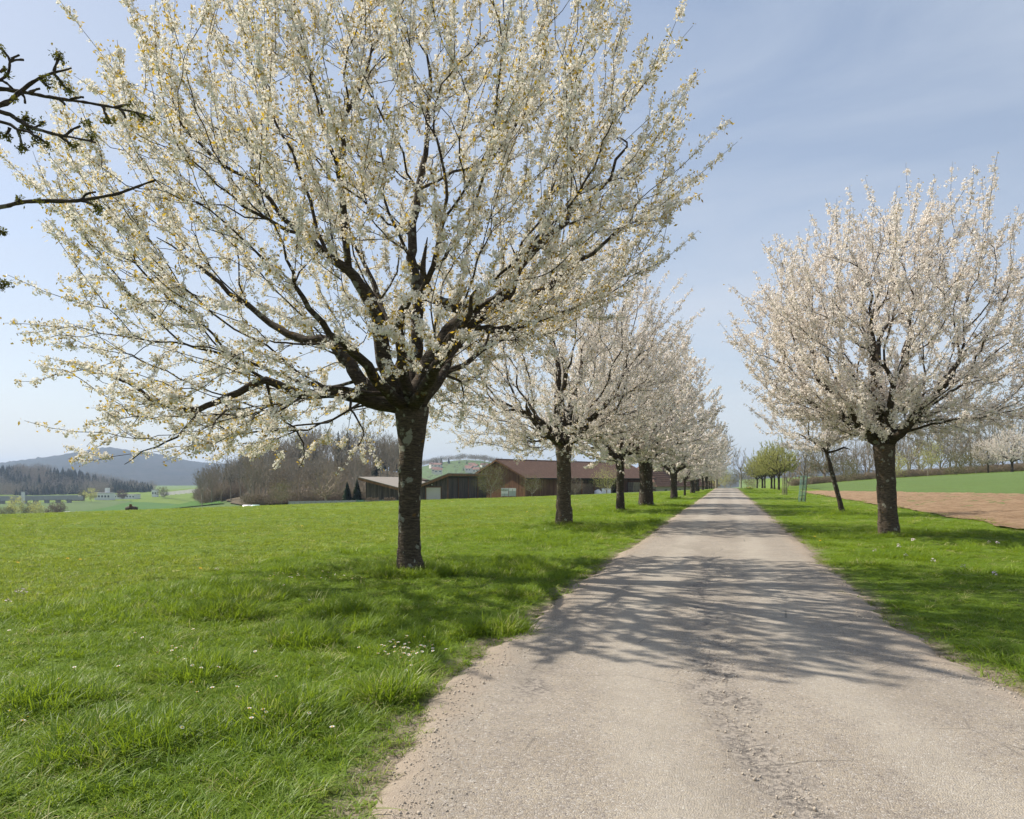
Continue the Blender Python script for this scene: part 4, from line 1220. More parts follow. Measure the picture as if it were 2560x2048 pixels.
# wood stacked in the open bays
def woodpile(t0, t1, h, label, seed):
    rg = np.random.default_rng(seed)
    a, b = lerp(bB, bC, t0) + bper * .3, lerp(bB, bC, t1) + bper * .3
    root = empty('woodpile', lerp(a, b, .5) + Vector((0, 0, -2.6)), 0, label, 'woodpile')
    o = root.location; mb = MB(); Lg = (b - a).length
    z = 0.12; row = 0
    while z < h:
        x = (row % 2) * .1
        while x < Lg:
            r = rg.uniform(.08, .13)
            p = a + bax * x + Vector((0, 0, -2.6 + z)) - o
            mb.tube([p - bper * (.05 + rg.uniform(0, .15)), p + bper * 1.0], r, 6)
            x += .235
        z += .2; row += 1
    mb.build('logs', M['log'], root)['kind'] = 'stuff'
woodpile(.30, .50, 3.5, 'split firewood stacked in the left open bay of the barn', 5)
woodpile(.52, .66, 3.0, 'lower stack of firewood in the right open bay of the barn', 6)

# pallets of wrapped goods at the gable, white bags at the barn front
def pallet(sx, dep, label, mats, seed):
    rg = random.Random(seed)
    p = V(sx, dep, 0); p.z = CAMH - (1243 - HZ) / FPX * dep
    root = empty('loaded_pallet', p, YAW, label, 'pallet')
    for y in (-.5, -.25, 0, .25, .5): MB().box((0, y, .13), (1.2, .1, .03)).build('deck_board', M['crate'], root)
    for x in (-.5, 0, .5): MB().box((x, 0, .06), (.1, 1.1, .11)).build('runner', M['crate'], root)
    for k in range(3):
        for x in (-.3, .3):
            MB().box((x + rg.uniform(-.02, .02), rg.uniform(-.03, .03), .36 + k * .42), (.56, 1.05, .40), rg.uniform(-.04, .04)).build('bale', M[mats[k % len(mats)]], root)
    MB().box((0, 0, 1.40), (1.16, 1.08, .08)).build('cover', M['film_white'], root)
pallet(1262, 128, 'left pallet of grey film-wrapped goods at the barn gable', ['film_grey', 'film_white'], 1)
pallet(1281, 128, 'right pallet of grey film-wrapped goods with white cover at the barn gable', ['film_grey', 'film_grey', 'film_white'], 2)
for (sx, dep, w, lab_, mt) in ((1495, 165, 1.7, 'upright white sack left of the leaning board at the barn', 'film_white'), (1516, 166, 1.9, 'pale board leaning beside the white sack at the barn', 'film_mint')):
    p = V(sx, dep, -2.6)
    root = empty('sack' if mt == 'film_white' else 'leaning_board', p, YAW, lab_, 'sack' if mt == 'film_white' else 'board')
    if mt == 'film_white':
        MB().tube([(0, 0, 0), (0, 0, .1), (0, 0, 1.2), (0, 0, 1.8), (.1, 0, 2.1), (.12, 0, 2.25)], [.6, .85, .88, .8, .35, .2], 10).build('bag', M[mt], root, True)
        MB().tube([(.1, 0, 2.08), (.11, 0, 2.16)], [.37, .34], 10).build('tie', M['crate'], root)
    else:
        MB().box((0, 0, 1.2), (w, .06, 2.4), 0, -.22).build('panel', M['film_white'], root)
        MB().box((0, -.05, 1.2), (.1, .08, 2.4), 0, -.22).build('batten', M['crate'], root)

# sheet fence, net fence and hedge blocks at the lower edge of the meadow
fr = empty('sheet_fence', V(800, 126, -2.7), 0, 'pale grey sheet-metal fence along the meadow edge left of the shed', 'fence'); o = fr.location
for i in range(13):
    a, b = V(722 + i * 13, 128 - i * .3, 0), V(722 + (i + 1) * 13 - .8, 128 - (i + 1) * .3, 0)
    zt = CAMH - ((1254 - i * .35) - HZ) / FPX * 127
    MB().hexa([Vector(p) - o for p in wallpiece(a, b, -4, zt, zt, .05, FW)]).build('panel', M['concrete'], fr)
    MB().box(Vector((a.x, a.y, zt - 1)) - o - FW * .05, (.08, .08, 2.1)).build('post', M['mastgrey'], fr)
nf = empty('net_fence', V(925, 127, -2.6), 0, 'low dark green net fence in front of the shed', 'fence'); o = nf.location
for i in range(5):
    a, b = V(890 + i * 22, 124, 0), V(890 + (i + 1) * 22, 124, 0); zt = CAMH - (1249.5 - HZ) / FPX * 124
    MB().hexa([Vector(p) - o for p in wallpiece(a, b, -3.6, zt - .05, zt - .05, .02, FW)]).build('net', M['mesh_green'], nf)
    MB().box(Vector((a.x, a.y, zt - 1)) - o - FW * .05, (.07, .07, 2.1)).build('post', M['stake'], nf)
for i, (sx, w, lab_) in enumerate(((930, 2.0, 'brown clipped hedge block in front of the shed, left one'), (975, 1.7, 'brown clipped hedge block beside the largest trunk, in front of the shed'))):
    rgx = np.random.default_rng(80 + i)
    p = V(sx, 122, -2.6); root = empty('hedge_block', p, YAW, lab_, 'hedge')
    P = rgx.uniform(-1, 1, (900, 3)) * [w / 2, .5, .9] + [0, 0, .55]
    obj('foliage', leaf_cloud('foliage', P, .13, M['log'], rgx, 2, .06), root)['kind'] = 'stuff'
    mb = MB()
    for k in range(7): mb.tube([(-w / 2 + w * k / 6, 0, -1), (-w / 2 + w * k / 6 + .1, 0.05, 1.2)], [.03, .015], 5)
    mb.build('stems', M['twig_brown'], root)['kind'] = 'stuff'

# small trees and bushes by the buildings
bush('shrub_tree', 'olive round-crowned small tree before the gap between shed and barn', gnd(1227, 118), 5.0, 2.7, 201, 'leaf_olive', 2600, .16, cat='tree')
bush('shrub_tree', 'small grey-green tree at the front corner of the barn', gnd(1330, 124), 3.4, 1.7, 202, 'leaf_olive', 1500, .13, cat='tree')
bush('shrub_tree', 'brownish bush before the barn, right of the second trunk', gnd(1438, 126), 3.0, 1.5, 203, 'log', 1000, .12)
bush('shrub_tree', 'yellow-green bush before the barn, left of the third trunk', gnd(1517, 132), 4.0, 2.1, 204, 'leaf_pale', 1500, .14)
bush('shrub_tree', 'light green bush at the foot of the wood, left end of the sheet fence', gnd(703, 150), 4.6, 2.2, 205, 'leaf_olive', 1600, .16)
bare_tree('bare_tree', 'wide crooked bare brown tree behind the sheet fence', gnd(815, 165), 6.5, .28, 4.6, 206, 200, 1600, 'twig_brown', 'twig_brown', None, .8, None, .02, .7)
bare_tree('bare_tree', 'low spreading bare tree left of the crooked one behind the sheet fence', gnd(752, 175), 5.5, .2, 3.6, 207, 150, 1300, 'twig_brown', 'twig_brown', None, .85, None, .02, .7)
for i, (sx, h, lab_) in enumerate(((868, 4.0, 'small dark spruce left of the shed, the left one of two'), (893, 4.4, 'small dark spruce touching the left end of the shed'))):
    conifer('spruce_tree', lab_, gnd(sx, 156), h, 1.3, 210 + i)
rwt = np.random.default_rng(8)
for i in range(9):
    sx = 505 + i * 24
    copy_tree(wsrc[i % 4], gnd(sx, 275 + rwt.uniform(-8, 12)), rwt.uniform(0, 6), rwt.uniform(.62, .82), 'tall bare tree at the front edge of the wood, beyond the valley meadow', 'bare trees along the front edge of the wood')

sheet('forest_floor', [C2(655, 172), C2(960, 168), C2(1100, 520), C2(500, 520)], 30, 60, .5, M['litter'], 'brown leaf-covered floor of the wood', 2.0)
bm = bare_tree('bramble', 'x', (0, 0, 0), 1.6, .03, 1.3, 560, 60, 420, 'twig_brown', 'twig_brown', None, .9, None, .014, .5)
br_me = [c for c in bm.children if c.name.startswith('crown')][0].data
for c in list(bm.children): bpy.data.objects.remove(c, do_unlink=True)
bpy.data.objects.remove(bm, do_unlink=True)
ru = np.random.default_rng(91)
n_ = 1200
sxs = ru.uniform(505, 920, n_); dps = np.where(sxs > 625, 172, 290) + ru.uniform(0, 1, n_) ** 1.5 * 190
UND = (np.array([gnd(float(a), float(b_)) for a, b_ in zip(sxs, dps)]), ru.uniform(1.0, 2.2, n_) * (dps / 220), ru.uniform(0, 6.28, n_))
# wrapped bales and covered heap at the brow of the meadow
for (sx, mt, lab_) in ((618, 'film_white', 'white film-wrapped round bale at the brow of the meadow'), (639, 'film_mint', 'mint green film-wrapped round bale beside the white one')):
    p = V(sx, 108, 0); p.z = CAMH - (1262.5 - HZ) / FPX * 108 - 1.15
    root = empty('wrapped_bale', p, YAW, lab_, 'bale')
    MB().tube([(-.62, 0, .6), (-.58, 0, .6), (-.5, 0, .6), (.5, 0, .6), (.58, 0, .6), (.62, 0, .6)], [.3, .5, .57, .57, .5, .3], 18).build('wrap', M[mt], root, True)
    for x in (-.25, 0, .25): MB().tube([(x - .02, 0, .6), (x + .02, 0, .6)], .574, 18).build('film_edge', M[mt], root)
p = V(329, 95, 0); p.z = CAMH - (1275 - HZ) / FPX * 95 - .15
root = empty('covered_heap', p, YAW, 'dark grey covered heap with a rust-brown post at the brow of the meadow', 'heap')
rgx = np.random.default_rng(3); mb = MB()
mb.tube([(-.66, 0, .1), (-.6, 0, .2), (-.35, 0, .24), (0, 0, .25), (.35, 0, .24), (.6, 0, .2), (.66, 0, .1)], [.1, .3, .36, .4, .36, .3, .1], 14)
mb.build('cover', M['boards_dark'], root, True)
MB().box((-.02, -.2, .45), (.24, .2, .8)).build('post', M['rust'], root)

# ------------------------------------------------------------------ scatter with geometry nodes
proto_cols = {}
def proto_collection(name, objs):
    c = bpy.data.collections.new(name)
    for o_ in objs: c.objects.link(o_)
    proto_cols[name] = c
    return c

def scatter(name, P, scale, rot, idx, coll, label, cat, parent=None):
    me = bpy.data.meshes.new(name)
    me.vertices.add(len(P)); me.vertices.foreach_set('co', np.asarray(P, np.float32).ravel())
    a = me.attributes.new('scl', 'FLOAT_VECTOR', 'POINT'); a.data.foreach_set('vector', np.asarray(scale, np.float32).ravel())
    a = me.attributes.new('rot', 'FLOAT_VECTOR', 'POINT'); a.data.foreach_set('vector', np.asarray(rot, np.float32).ravel())
    a = me.attributes.new('idx', 'INT', 'POINT'); a.data.foreach_set('value', np.asarray(idx, np.int32))
    o_ = obj(name, me)
    ng = bpy.data.node_groups.new(name + '_scatter', 'GeometryNodeTree')
    ng.interface.new_socket('Geometry', in_out='INPUT', socket_type='NodeSocketGeometry')
    ng.interface.new_socket('Geometry', in_out='OUTPUT', socket_type='NodeSocketGeometry')
    gi, go = ng.nodes.new('NodeGroupInput'), ng.nodes.new('NodeGroupOutput')
    ip = ng.nodes.new('GeometryNodeInstanceOnPoints'); ci = ng.nodes.new('GeometryNodeCollectionInfo')
    ci.inputs['Collection'].default_value = coll; ci.inputs['Separate Children'].default_value = True; ci.inputs['Reset Children'].default_value = True
    ip.inputs['Pick Instance'].default_value = True
    def na(n_, ty):
        q = ng.nodes.new('GeometryNodeInputNamedAttribute'); q.data_type = ty; q.inputs['Name'].default_value = n_
        return q.outputs['Attribute']
    er = ng.nodes.new('FunctionNodeEulerToRotation')
    ng.links.new(gi.outputs[0], ip.inputs['Points']); ng.links.new(ci.outputs[0], ip.inputs['Instance'])
    ng.links.new(na('idx', 'INT'), ip.inputs['Instance Index']); ng.links.new(na('scl', 'FLOAT_VECTOR'), ip.inputs['Scale'])
    ng.links.new(na('rot', 'FLOAT_VECTOR'), er.inputs[0]); ng.links.new(er.outputs[0], ip.inputs['Rotation'])
    ng.links.new(ip.outputs[0], go.inputs[0])
    md = o_.modifiers.new('scatter', 'NODES'); md.node_group = ng
    return tag(o_, label, cat, kind='stuff')

def tuft(name, nb, h, rad, width, lean, mat, rg, flat=False):
    vs, q4, q3 = [], [], []
    for i in range(nb):
        a = rg.uniform(0, 6.283); r = rad * math.sqrt(rg.uniform(0, 1))
        b = np.array([math.cos(a) * r, math.sin(a) * r, -.01])
        da = a + rg.normal(0, .9); hh = h * rg.uniform(.45, 1.15); ln = lean * rg.uniform(.2, 1.3) * hh
        dv = np.array([math.cos(da), math.sin(da), 0]); sd = np.array([-math.sin(da + rg.normal(0, .6)), math.cos(da), 0]) * width * rg.uniform(.7, 1.3)
        k = len(vs)
        for t_, w in ((0, .8), (.45, 1.0), (.8, .65)):
            c_ = b + dv * ln * t_ ** 2 + np.array([0, 0, hh * (t_ - .28 * lean * t_ ** 3)])
            vs += [c_ - sd * w, c_ + sd * w]
        vs.append(b + dv * ln * 1.05 + np.array([0, 0, hh * (1 - .3 * lean)]))
        q4 += [(k, k + 1, k + 3, k + 2), (k + 2, k + 3, k + 5, k + 4)]; q3 += [(k + 4, k + 5, k + 6)]
    return bpy.data.objects.new(name, mesh_np(name, np.array(vs), [np.array(q4), np.array(q3)], M[mat], True))

def weed(name, nl, L, mat, rg):
    vs, f = [], []
    for i in range(nl):
        a = i * 6.283 / nl + rg.normal(0, .3); d = np.array([math.cos(a), math.sin(a), 0]); s_ = np.array([-d[1], d[0], 0]); l = L * rg.uniform(.6, 1.2)
        k = len(vs); up = rg.uniform(.25, .7)
        vs += [d * .01, d * l * .5 + s_ * l * .2 + [0, 0, l * up * .7], d * l + [0, 0, l * up * .6], d * l * .5 - s_ * l * .2 + [0, 0, l * up * .7]]
        f.append((k, k + 1, k + 2, k + 3))
    return bpy.data.objects.new(name, mesh_np(name, np.array(vs), [np.array(f)], M[mat]))

rt = np.random.default_rng(77)
protos = [tuft('grass_tuft_a0', 26, .085, .09, .0022, .55, 'grass', rt), tuft('grass_tuft_a1', 26, .10, .09, .0022, .7, 'grass', rt),
          tuft('grass_tuft_a2', 30, .075, .10, .0024, .9, 'grass', rt), weed('grass_tuft_a3', 9, .075, 'grass', rt),
          tuft('grass_tuft_b0', 26, .17, .08, .0026, .6, 'grass_verge', rt), tuft('grass_tuft_b1', 28, .21, .08, .0028, .8, 'grass_verge', rt),
          tuft('grass_tuft_b2', 26, .15, .10, .0026, 1.0, 'grass_verge', rt), tuft('grass_tuft_b3', 34, .28, .10, .0030, .7, 'grass_verge', rt),
          tuft('grass_tuft_c0', 18, .08, .08, .0022, 1.0, 'grass_dry', rt), weed('grass_tuft_c1', 8, .08, 'grass_verge', rt)]
grass_col = proto_collection('grass_protos', protos)

def grass_points(d0, d1, dens, rg, spread=(-0.92, 0.85)):
    "points on the ground between camera depths d0 and d1; dens per square metre"
    area = (d1 * d1 - d0 * d0) / 2 * (spread[1] - spread[0])
    n_ = int(area * dens)
    d = np.sqrt(rg.uniform(d0 * d0, d1 * d1, n_)); t_ = rg.uniform(spread[0], spread[1], n_)
    x = CAMX + FW.x * d + RT.x * t_ * d; y = FW.y * d + RT.y * t_ * d
    return x, y, d
Ps, Ss, Rs, Is = [], [], [], []
rgg = np.random.default_rng(99)
for (d0, d1, dens, ws) in ((2.6, 6, 230, 1.0), (6, 10, 150, 1.15), (10, 17, 75, 1.5), (17, 30, 30, 2.1), (30, 55, 10, 3.2), (55, 130, 2.4, 5.0)):
    x, y, d = grass_points(d0, d1, dens, rgg, (-1.05, 1.3) if d1 < 11 else (-0.92, 0.9))
    ed = edge_d(x, y)
    edge_ = 0.02 - 0.15 * fbm(y * 0.9 + 40, np.sign(x) * 9, 12, 5) + .14 * fbm(x * 3, y * 3, 19, 3)
    keep = (ed > edge_) & ~((x > 9.5 + .5 * fbm(y * .3, x * 0, 41, 2)) ) & (y < 175)
    keep &= rgg.uniform(size=len(x)) < np.clip((ed - edge_) / .30 + .3, 0, 1)
    x, y, d, ed, edge_ = x[keep], y[keep], d[keep], ed[keep], edge_[keep]
    n_ = len(x)
    patch = fbm(x * .55, y * .55, 90, 3)
    verge = ((x > -8.3 + 1.3 * fbm(y * .25, y * 0, 33, 2) + .6 * patch) | (x > 0))
    u_ = rgg.uniform(size=n_)
    idx = np.where(verge, np.where(u_ < .26, 4, np.where(u_ < .66, 6, np.where(u_ < .80, 5, np.where(u_ < .89, 9, np.where(u_ < .95, 8, 0))))), np.where(u_ < .32, 0, np.where(u_ < .56, 1, np.where(u_ < .82, 2, np.where(u_ < .95, 3, 8)))))
    nearedge = (ed - edge_) < .36
    idx = np.where(nearedge & (rgg.uniform(size=n_) < .6), 8, idx)
    tall = verge & (patch > .22) & (rgg.uniform(size=n_) < .35)
    idx = np.where(tall & ~nearedge, 7, idx)
    hs = np.where(verge, .44 + .5 * patch, .78 + .45 * patch) * rgg.uniform(.7, 1.25, n_) * np.where(nearedge, .7, 1) * np.where(x > 0, .72, 1)
    wsx = ws ** .75 * rgg.uniform(.85, 1.2, n_)
    Ps.append(np.stack([x, y, H(x, y) + 0.035 * fbm(x * .9, y * .9, 5, 3) * sm(0.3, 1.6, ed) - 0.03 * (1 - sm(-0.3, 0.5, ed))], 1))
    Ss.append(np.stack([wsx, wsx, hs * (1 + .06 * (ws - 1))], 1)); Rs.append(np.stack([rgg.normal(0, .12, n_), rgg.normal(0, .12, n_), rgg.uniform(0, 6.28, n_)], 1)); Is.append(idx)
# long tufts round the trunks and single clumps
clumps = [(b1[0], b1[1], .75, 170)] + [(*gnd(sx, dp)[:2], .7, 60) for sx, dp in ((1409, 28.7), (2223, 22.5), (1551, 41.5), (1615, 50), (1686, 70), (2108, 37))]
for (dx, dy, rr_, n_) in ((480, 1295, .42, 150), (535, 1258, .5, 120), (655, 1350, .35, 70), (1125, 1200, .45, 60), (600, 1505, .35, 70), (250, 1570, .4, 60), (720, 1290, .5, 70), (430, 1420, .3, 50), (1050, 1330, .3, 50), (90, 1480, .4, 60), (820, 1470, .25, 40)):
    dep = CAMH * FPX / (dy * 1.18738 - HZ); q = at(dx * 1.18738, HZ, dep); clumps.append((q.x, q.y, rr_, n_))
for (cx, cy, rr_, n_) in clumps:
    a = rgg.uniform(0, 6.28, n_); r = rr_ * np.sqrt(rgg.uniform(.05, 1, n_)); x = cx + np.cos(a) * r; y = cy + np.sin(a) * r
    Ps.append(np.stack([x, y, H(x, y)], 1)); w = 1 + cy / 30
    Ss.append(np.stack([rgg.uniform(.8, 1.2, n_) * w ** .5, rgg.uniform(.8, 1.2, n_) * w ** .5, rgg.uniform(.6, 1.15, n_) * (1.15 - .5 * r / rr_)], 1))
    Rs.append(np.stack([rgg.normal(0, .15, n_), rgg.normal(0, .15, n_), rgg.uniform(0, 6.28, n_)], 1)); Is.append(np.where(rgg.uniform(size=n_) < .6, 7, 5))
print('tufts', sum(len(q) for q in Ps))
scatter('grass', np.vstack(Ps), np.vstack(Ss), np.vstack(Rs), np.concatenate(Is), grass_col, 'green meadow and verge grass on both sides of the lane', 'grass')

# gravel along the edges and loose grit in the crumbled strip
def stone(name, seed):
    rg = np.random.default_rng(seed)
    v = np.array([(1, 0, 0), (-1, 0, 0), (0, 1, 0), (0, -1, 0), (0, 0, 1), (0, 0, -1)]) * rg.uniform(.6, 1.1, (6, 3)) + rg.normal(0, .15, (6, 3))
    v[:, 2] *= .7
    f = np.array([(0, 2, 4), (2, 1, 4), (1, 3, 4), (3, 0, 4), (2, 0, 5), (1, 2, 5), (3, 1, 5), (0, 3, 5)])
    return bpy.data.objects.new(name, mesh_np(name, v, [f], M['stone']))
stone_col = proto_collection('stone_protos', [stone('stone_%d' % i, 300 + i) for i in range(4)])
n_ = 9000
y = 2.6 + 22 * rgg.uniform(size=n_) ** 2.0; sgn = np.where(rgg.uniform(size=n_) < .62, -1, 1)
off = -0.15 * fbm(y * 0.9 + 40, sgn * 9, 12, 5) + rgg.normal(-.06, .16, n_)
x = np.where(sgn < 0, eL(y) - off, eR(y) + off)
n2 = 1100
y2 = rgg.uniform(3, 8.2, n2); x2 = np.interp(y2, [3.0, 3.8, 4.7, 6.5, 8], [0.72, 0.62, 0.42, 0.10, 0.12]) + rgg.normal(0, .15, n2)
x = np.r_[x, x2]; y = np.r_[y, y2]; n_ += n2
ex = edge_d(x, y) + .07 + 0.15 * fbm(y * 0.9 + 40, np.sign(x) * 9, 12, 5)
zz = H(x * 0, y) + 0.035 - .006 * np.abs(x - (eL(y) + eR(y)) / 2) ** 1.5 - .16 * sm(0, .55, ex)
zz = np.maximum(zz, H(x, y) - 0.025) + .003
s_ = rgg.gamma(2.2, .0019, n_) + .0018
s_[-n2:] = rgg.gamma(2.0, .002, n2) + .002
scatter('gravel', np.stack([x, y, zz], 1), np.stack([s_, s_, s_], 1), rgg.uniform(0, 6.28, (n_, 3)), rgg.integers(0, 4, n_), stone_col, 'loose gravel along the edges of the lane', 'gravel')

# ------------------------------------------------------------------ flowers in the grass
def flat_flower(np_, r0_, r1, z, dish, mat, name):
    vs, fs = [], []
    for i in range(np_):
        a = i * 6.283 / np_; w = 2.2 / np_
        k = len(vs)
        vs += [(math.cos(a) * r0_, math.sin(a) * r0_, z), (math.cos(a - w) * r1 * .75, math.sin(a - w) * r1 * .75, z + dish * .7), (math.cos(a) * r1, math.sin(a) * r1, z + dish), (math.cos(a + w) * r1 * .75, math.sin(a + w) * r1 * .75, z + dish * .7)]
        fs.append((k, k + 1, k + 2, k + 3))
    return mesh_np(name, np.array(vs), [np.array(fs)], M[mat])
def make_flower(kind, loc, label, group):
    h = {'daisy': .11, 'dandelion': .12, 'cuckooflower': .24}[kind]
    root = empty(kind, loc, 0, label, 'flower', group)
    MB().tube([(0, 0, -.02), (.004, .002, h * .6), (0, 0, h)], .0014, 4).build('stem', M['grass_verge'], root)
    if kind == 'daisy':
        obj('petals', flat_flower(11, .003, .0155, h, .004, 'daisy', 'petals'), root)
        MB().tube([(0, 0, h - .001), (0, 0, h + .004), (0, 0, h + .006)], [.0055, .0045, .001], 7).build('centre', M['yolk'], root)
    elif kind == 'dandelion':
        obj('petals', flat_flower(14, .002, .021, h, .004, 'yolk', 'petals'), root)
        obj('inner_petals', flat_flower(9, .001, .013, h + .005, .006, 'yolk', 'inner_petals'), root)
    else:
        for i in range(7):
            a = i * 2.4; rr_ = .022 - .002 * i
            q = obj('floret', flat_flower(4, .001, .012, 0, .004, 'pinkwhite', 'floret'), root, (math.cos(a) * rr_, math.sin(a) * rr_, h - .045 + .008 * i))
            q.rotation_euler = (math.sin(a) * -.7, math.cos(a) * .7, a)
    return root
fsrc = {}
rf = np.random.default_rng(13)
def put(kind, dx, dy, label, group, sc=1.0):
    dep = CAMH * FPX / (dy * 1.18738 - HZ); q = at(dx * 1.18738, HZ, dep)
    loc = Vector((q.x, q.y, float(H(q.x, q.y)))); rz = rf.uniform(0, 6.28)
    if kind not in fsrc:
        fsrc[kind] = make_flower(kind, loc, label, group); o_ = fsrc[kind]
    else: o_ = copy_tree(fsrc[kind], loc, rz, 1.0, label, group)
    o_.scale = (sc, sc, rf.uniform(.75, 1.25)); o_.rotation_euler = (rf.normal(.1, .2), rf.normal(-.15, .2), rz)
for i in range(52):
    put('daisy', 850 + rf.normal(0, 38), 1388 + rf.normal(0, 17), 'white daisy in the dense patch on the verge beside the lane', 'daisies in the dense patch')
for i in range(11):
    put('daisy', 385 + rf.normal(0, 22), 1398 + rf.normal(0, 8), 'white daisy in the small group in mid meadow', 'daisies in the small group')
for i in range(8):
    put('daisy', 548 + rf.normal(0, 14), 1535 + rf.normal(0, 6), 'white daisy in the near group above the bottom edge of the verge', 'daisies in the near group')
for i in range(34):
    put('daisy', rf.uniform(0, 720), rf.uniform(1210, 1620), 'single white daisy scattered in the left meadow', 'scattered daisies', 1.1)
for i in range(26):
    put('daisy', rf.uniform(560, 820), rf.uniform(1215, 1232) , 'white daisy in the strip of small flowers left of the largest trunk', 'daisies left of the trunk', 1.1)
for (dx, dy) in ((140, 1184), (166, 1187), (30, 1192), (205, 1178), (418, 1208), (972, 1083), (945, 1096), (1110, 1078), (1140, 1064), (1151, 1066), (1130, 1060), (1070, 1090), (640, 1105), (700, 1118), (1215, 1062), (1475, 1050)):
    put('dandelion', dx, dy, 'yellow dandelion in the meadow left of the lane', 'dandelions in the left meadow', 1.6)
for (dx, dy) in ((1715, 1137), (1690, 1120), (1730, 1150)):
    put('dandelion', dx, dy, 'yellow dandelion on the right verge', 'dandelions on the right verge', 1.6)
for (dx, dy) in ((1890, 1163), (1893, 1167), (1904, 1192), (1960, 1205), (2098, 1157), (2088, 1160), (2020, 1220), (2110, 1228), (1840, 1180), (1930, 1150)):
    put('cuckooflower', dx, dy, 'pale pink cuckooflower on the right verge', 'cuckooflowers on the right verge', 1.7)
for (dx, dy) in ((40, 1278), (48, 1284), (12, 1290), (448, 1222)):
    put('cuckooflower', dx, dy, 'pale pink cuckooflower in the left meadow', 'cuckooflowers in the left meadow', 1.5)
# daffodil clump up the lane
p = gnd(1872, 132); root = empty('daffodil_clump', p, 0, 'clump of yellow daffodils on the right verge far up the lane', 'flower')
P = rf.normal(0, 1, (60, 3)) * [.35, .6, .06] + [0, 0, .33]
obj('blooms', leaf_cloud('blooms', P, .11, M['yolk'], rf, 2, .03), root)['kind'] = 'stuff'
P = rf.normal(0, 1, (80, 3)) * [.35, .6, .06] + [0, 0, .12]
obj('leaves', leaf_cloud('leaves', P, .2, M['grass_verge'], rf, 2, .03), root)['kind'] = 'stuff'

# saplings in guards on the right verge
def sapling(sx, dep, h, label, gm, seed, lean=0.0):
    rg = np.random.default_rng(seed)
    p = gnd(sx, dep); root = empty('guarded_sapling', p, 0, label, 'sapling', 'saplings in guards')
    mb = MB().tube([(0, 0, -.1), (lean * .5, 0, h * .5), (lean, .03, h)], [.035, .028, .012], 6)
    mb.build('stem', M['twig'], root)
    for k in range(12):
        z = h * rg.uniform(.62, 1); a = rg.uniform(0, 6.28); L = rg.uniform(.3, .7)
        MB().tube([(lean * z / h, 0, z), (lean * z / h + math.cos(a) * L * .5, math.sin(a) * L * .5, z + L * .6)], [.012, .004], 4).build('branch', M['twig'], root)
    mb = MB(); n_ = 14; gh = 1.9
    for k in range(n_):
        a = k * 6.283 / n_
        mb.tube([(math.cos(a) * .22, math.sin(a) * .22, .02), (math.cos(a + .5) * .22 + lean * .5, math.sin(a + .5) * .22, gh)], .007, 4)
        mb.tube([(math.cos(a) * .22, math.sin(a) * .22, .02), (math.cos(a - .5) * .22 + lean * .5, math.sin(a - .5) * .22, gh)], .007, 4)
    for z in (.05, .5, 1, 1.5, 1.88):
        mb.tube([(math.cos(q * .6283) * .22 + lean * .5 * z / gh, math.sin(q * .6283) * .22, z) for q in range(11)], .014, 4)
    mb.build('guard', M[gm], root)
    MB().tube([(.26, 0, -.1), (.27 + lean * .5, 0, 2.1)], .035, 6).build('stake', M['stake'], root)
sapling(2003, 57, 3.4, 'sapling in a green mesh guard on the right verge, nearer of two', 'mesh_green', 401, .35)
sapling(1961, 84, 3.8, 'sapling in a grey stake guard on the right verge, farther of two', 'stake', 402)

